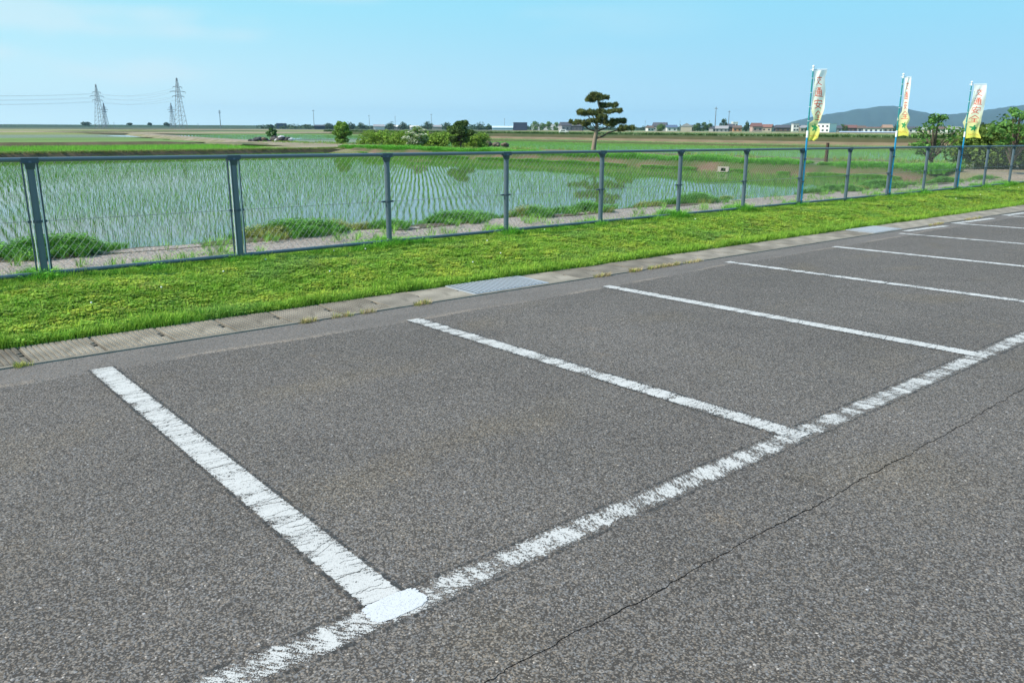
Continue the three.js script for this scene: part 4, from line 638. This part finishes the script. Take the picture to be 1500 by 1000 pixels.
house(582, 12, 183, 870, gry, wht, { label: 'grey shed with white roof behind the clipped hedge', name: 'shed', category: 'building', turn: -0.1, blind: true });
house(640, 14, 183, 900, crm, gry, { label: 'cream shed between the flowering shrub and the dark shrub', name: 'shed', category: 'building', turn: 0, blind: true });
{ // white car on the far road
  const f = far(826, 300), t = thing('parked_car', 'small white car parked on the far track left of the pine', 'car', [f.x, -0.4, f.d], f.turn);
  const s = new THREE.Shape(); [[-1.7, 0.3], [1.7, 0.3], [1.72, 0.8], [1.0, 0.95], [0.5, 1.42], [-1.2, 1.45], [-1.68, 0.95]].forEach(([x, y], k) => (k ? s.lineTo(x, y) : s.moveTo(x, y))); s.closePath();
  mesh('body', new THREE.ExtrudeGeometry(s, { depth: 1.4, bevelSize: 0.06, bevelThickness: 0.06, bevelSegments: 2 }).translate(0, 0, -0.7), material('white car paint', [0.78, 0.78, 0.78], { roughness: 0.25, clearcoat: 1 }), t);
  mesh('window', box(1.5, 0.34, 1.56, -0.3, 1.15, 0), pane, t);
  for (const x of [-1.05, 1.05]) for (const z of [-0.68, 0.68]) mesh('wheel', new THREE.CylinderGeometry(0.29, 0.29, 0.2, 14).rotateX(Math.PI / 2).translate(x, 0.29, z), plain([0.02, 0.02, 0.02]), t);
}

// ---------------------------------------------------------------- far trees
const farTones = [[0.06, 0.105, 0.05], [0.09, 0.16, 0.05], [0.14, 0.24, 0.06]];
// [pixel column, pixels wide, pixel row of its top, distance, tone, what it stands by]
const treeList = [[968, 12, 182.5, 610, 2, 'in front of the large grey house'], [1022, 12, 181.5, 640, 1, 'first of three right of the narrow dark house'], [1031, 12, 180.5, 640, 1, 'second of three right of the narrow dark house'], [1041, 11, 182, 640, 1, 'third of three right of the narrow dark house'], [1060, 11, 174.5, 650, 0, 'standing tall above the long grey house'], [1094, 9, 179, 600, 0, 'left of the pinkish house'], [783, 13, 177.5, 760, 2, 'first in front of the white hall'], [795, 10, 180, 760, 2, 'second in front of the white hall'], [804, 10, 178, 760, 2, 'third in front of the white hall'], [815, 9, 180, 760, 2, 'fourth in front of the white hall'],
  [482, 12, 181, 900, 0, 'beside the long dark shed'], [497, 10, 177.5, 800, 0, 'behind the round-headed tree'], [513, 14, 180, 850, 0, 'left above the clipped hedge'], [530, 16, 182, 850, 0, 'above the clipped hedge left of the white shed'], [572, 14, 180, 850, 0, 'above the clipped hedge right of the white shed'], [590, 14, 180.5, 850, 0, 'left of the low white-roofed shed'], [626, 16, 179.5, 850, 0, 'right of the low white-roofed shed'], [655, 16, 181, 850, 0, 'left of the dark shrub'], [704, 16, 181, 850, 0, 'right of the dark shrub'], [716, 10, 183, 850, 1, 'left of the pale blue roofed building'], [397, 7, 182.5, 1000, 0, 'left of the dark blue barn'], [126, 14, 180, 1420, 0, 'on the levee left of the two pylons'], [190, 6, 182.5, 1420, 0, 'on the levee right of the small pylon'], [220, 6, 182, 1420, 0, 'on the levee between the pylons'], [246, 10, 181.5, 1420, 0, 'on the levee left of the tall pylon'], [1188, 12, 183, 620, 0, 'left of the white flat-roofed building'], [1236, 12, 183, 610, 1, 'left end of the greenhouse'], [1318, 14, 182, 640, 0, 'behind the second banner'], [1420, 12, 181, 600, 0, 'behind the third banner'], [1441, 10, 178, 600, 0, 'right of the third banner']];
treeList.forEach(([px, wide, top, dist, tone, where], k) => { const f = far(px, dist); const base = px < 300 ? 3.6 : -0.5; broadleaf('distant_tree', ['dark distant tree ', 'green distant tree ', 'light green distant tree '][tone] + where, 'tree', f.x, base, f.d, wide * f.m * 1.1, Math.max(2.5, (187.2 + (px - 750) * 0.0043 - top) * f.m + 1.55 - base), 0.4, { seed: 500 + k, tone: farTones[tone], leaves: 46, clumps: 14, leaf: 0.55 * f.m + 0.22, puff: 0.42, squash: 0.5, group: 'distant trees on the plain' }); });
{ // the low dark line of woods and hedges along the horizon
  const rnd = random(808), clumps = []; for (let k = 0; k < 520; k++) { const px = 380 + 1130 * rnd(), f = far(px, 950 + 350 * rnd()), h = 3.2 + 3.5 * rnd() * (n3(px * 0.02, 3) > -0.1 ? 1 : 0.2); clumps.push([f.x, h * 0.3 - 0.5, -f.d, 6, h * 0.6, 6]); }
  const o = mesh('far_woods', leaves(rnd, clumps, 34, 1.3, 0.2), leafMat([0.05, 0.09, 0.04])); tag(o, 'low dark line of woods and hedges along the horizon', 'woods', null, 'stuff');
}

// ---------------------------------------------------------------- pylons, masts, wires
const steel = material('grey pylon steel', [0.2, 0.22, 0.25], { roughness: 0.6, metalness: 0.2 });
function pylon(px, top, dist, label, thick) {
  const f = far(px, dist), h = (185.6 + (px - 265) * 0.0043 - top) * f.m + 1.5, t = thing('pylon', label, 'pylon', [f.x, -0.5, f.d], f.turn + 0.55, 'lattice pylons on the left'), w = h * 0.085, V = (x, y, z) => new THREE.Vector3(x, y, z);
  const wid = (s) => w * (1 - s) ** 1.0 * (s < 0.6 ? 1 : 1) + h * 0.008, legs = [], braces = [];
  for (const a of [-1, 1]) for (const b of [-1, 1]) mesh('leg', bar(V(a * wid(0), 0, b * wid(0)), V(a * wid(1), h, b * wid(1)), thick * 1.2, 4), steel, t);
  for (let k = 0; k < 11; k++) { const s = k / 11, e = (k + 1) / 11, y0 = s * h, y1 = e * h, p = wid(s), q = wid(e); for (const b of [-1, 1]) { braces.push(bar(V(-p, y0, b * p), V(q, y1, b * q), thick * 0.6, 3), bar(V(-q, y1, b * q), V(q, y1, b * q), thick * 0.6, 3), bar(V(b * p, y0, -p), V(b * q, y1, q), thick * 0.6, 3), bar(V(b * q, y1, -q), V(b * q, y1, q), thick * 0.6, 3)); } }
  mesh('bracing', merge(braces), steel, t);
  for (const [s, l] of [[0.83, 0.1], [0.74, 0.17], [0.65, 0.13]]) { const y = s * h, r = l * h; mesh('cross_arm', merge([bar(V(-r, y, 0), V(r, y, 0), thick * 0.9, 4), bar(V(-r, y, 0), V(0, y + h * 0.03, 0), thick * 0.7, 4), bar(V(r, y, 0), V(0, y + h * 0.03, 0), thick * 0.7, 4)]), steel, t); for (const e of [-1, 1]) mesh('insulator', bar(V(e * r, y, 0), V(e * r, y - h * 0.03, 0), thick * 0.8, 5), steel, t); }
  mesh('peak', bar(V(0, h * 0.97, 0), V(0, h * 1.02, 0), thick * 0.8, 4), steel, t);
  return { f, h, arm: (s, l, e) => { const c = Math.cos(f.turn + 0.55), q = Math.sin(f.turn + 0.55); return V(f.x + c * l * h * e, -0.5 + s * h - 0.03 * h, -f.d - q * l * h * e); } };
}
const A = pylon(265, 117, 680, 'tallest lattice pylon, nearest the bare brown fields', 0.15), B = pylon(147, 126, 800, 'tall lattice pylon second in the power line', 0.15);
pylon(155, 152, 1350, 'small distant pylon just right of the second pylon', 0.26); pylon(253, 152, 1350, 'small distant pylon just left of the tallest pylon', 0.24);
const C = far(-420, 640), armLevels = [[0.83, 0.1], [0.74, 0.17], [0.65, 0.13]];
for (const [s, l] of armLevels) for (const e of [-1, 1]) {
  const sag = (a, b, drop) => new THREE.CatmullRomCurve3(steps(0, 1, 16).map((t) => new THREE.Vector3().lerpVectors(a, b, t).setY(mix(a.y, b.y, t) - drop * 4 * t * (1 - t))));
  const a = A.arm(s, l, e), b = B.arm(s, l, e), c = new THREE.Vector3(C.x + e * 4, b.y * 0.84 + 1.2, -C.d);
  const o = mesh('power_line', merge([new THREE.TubeGeometry(sag(a, b, 3.5), 24, 0.042, 4), new THREE.TubeGeometry(sag(b, c, 4.5), 24, 0.042, 4)]), steel); tag(o, 'power line wire hung from the ' + (e < 0 ? 'left tip of the ' : 'right tip of the ') + ['upper', 'middle', 'lower'][armLevels.findIndex((q) => q[0] === s)] + ' pylon cross arm', 'wire', 'power line wires');
}
function mast(px, top, dist, r, label, arms) { const f = far(px, dist), h = (187.2 + (px - 750) * 0.0043 - top) * f.m + 1.5, t = thing('utility_pole', label, 'pole', [f.x, -0.5, f.d], f.turn, 'far poles and masts'); mesh('shaft', bar(new THREE.Vector3(), new THREE.Vector3(0, h, 0), r, 6, r * 0.6), steel, t); for (let k = 0; k < arms; k++) mesh('cross_arm', box(h * 0.13, r, r, 0, h * (0.93 - 0.09 * k), 0), steel, t); }
[[323, 161, 1000, 0.55, 'dark thick pole right of the tallest pylon', 2], [460, 160.5, 1300, 0.5, 'tall grey mast above the long dark shed', 1], [541, 168, 1100, 0.32, 'thin pole above the white shed', 1], [579, 170, 1100, 0.3, 'thin pole left of the flowering shrub', 1], [632, 166.5, 1100, 0.35, 'thin pole between the flowering shrub and the dark shrub', 1], [739, 173, 1000, 0.25, 'thin pole above the pale blue roofed building', 1], [1047.5, 157, 900, 0.62, 'tall dark mast left of the tall dark tree', 1], [1067, 162, 900, 0.5, 'tall dark mast right of the tall dark tree', 1], [1094, 175.5, 620, 0.22, 'pole left of the pinkish house', 2], [996, 176, 700, 0.16, 'thin pole behind the dark blue roofed house', 1], [945, 176, 700, 0.16, 'thin pole left of the village', 1], [1039, 175.5, 700, 0.16, 'thin pole above the three green trees', 1], [167, 178, 1400, 0.3, 'short pole on the levee right of the small pylon', 1], [290, 180, 1400, 0.4, 'short dark pole on the levee right of the tallest pylon', 1]].forEach((a) => mast(...a));

// ---------------------------------------------------------------- picture
const renderer = new THREE.WebGLRenderer({ antialias: true });
renderer.toneMapping = THREE.LinearToneMapping; renderer.toneMappingExposure = EXPOSURE;
renderer.shadowMap.enabled = true; renderer.shadowMap.type = THREE.PCFSoftShadowMap;
scene.updateMatrixWorld(true);
renderer.render(scene, camera);
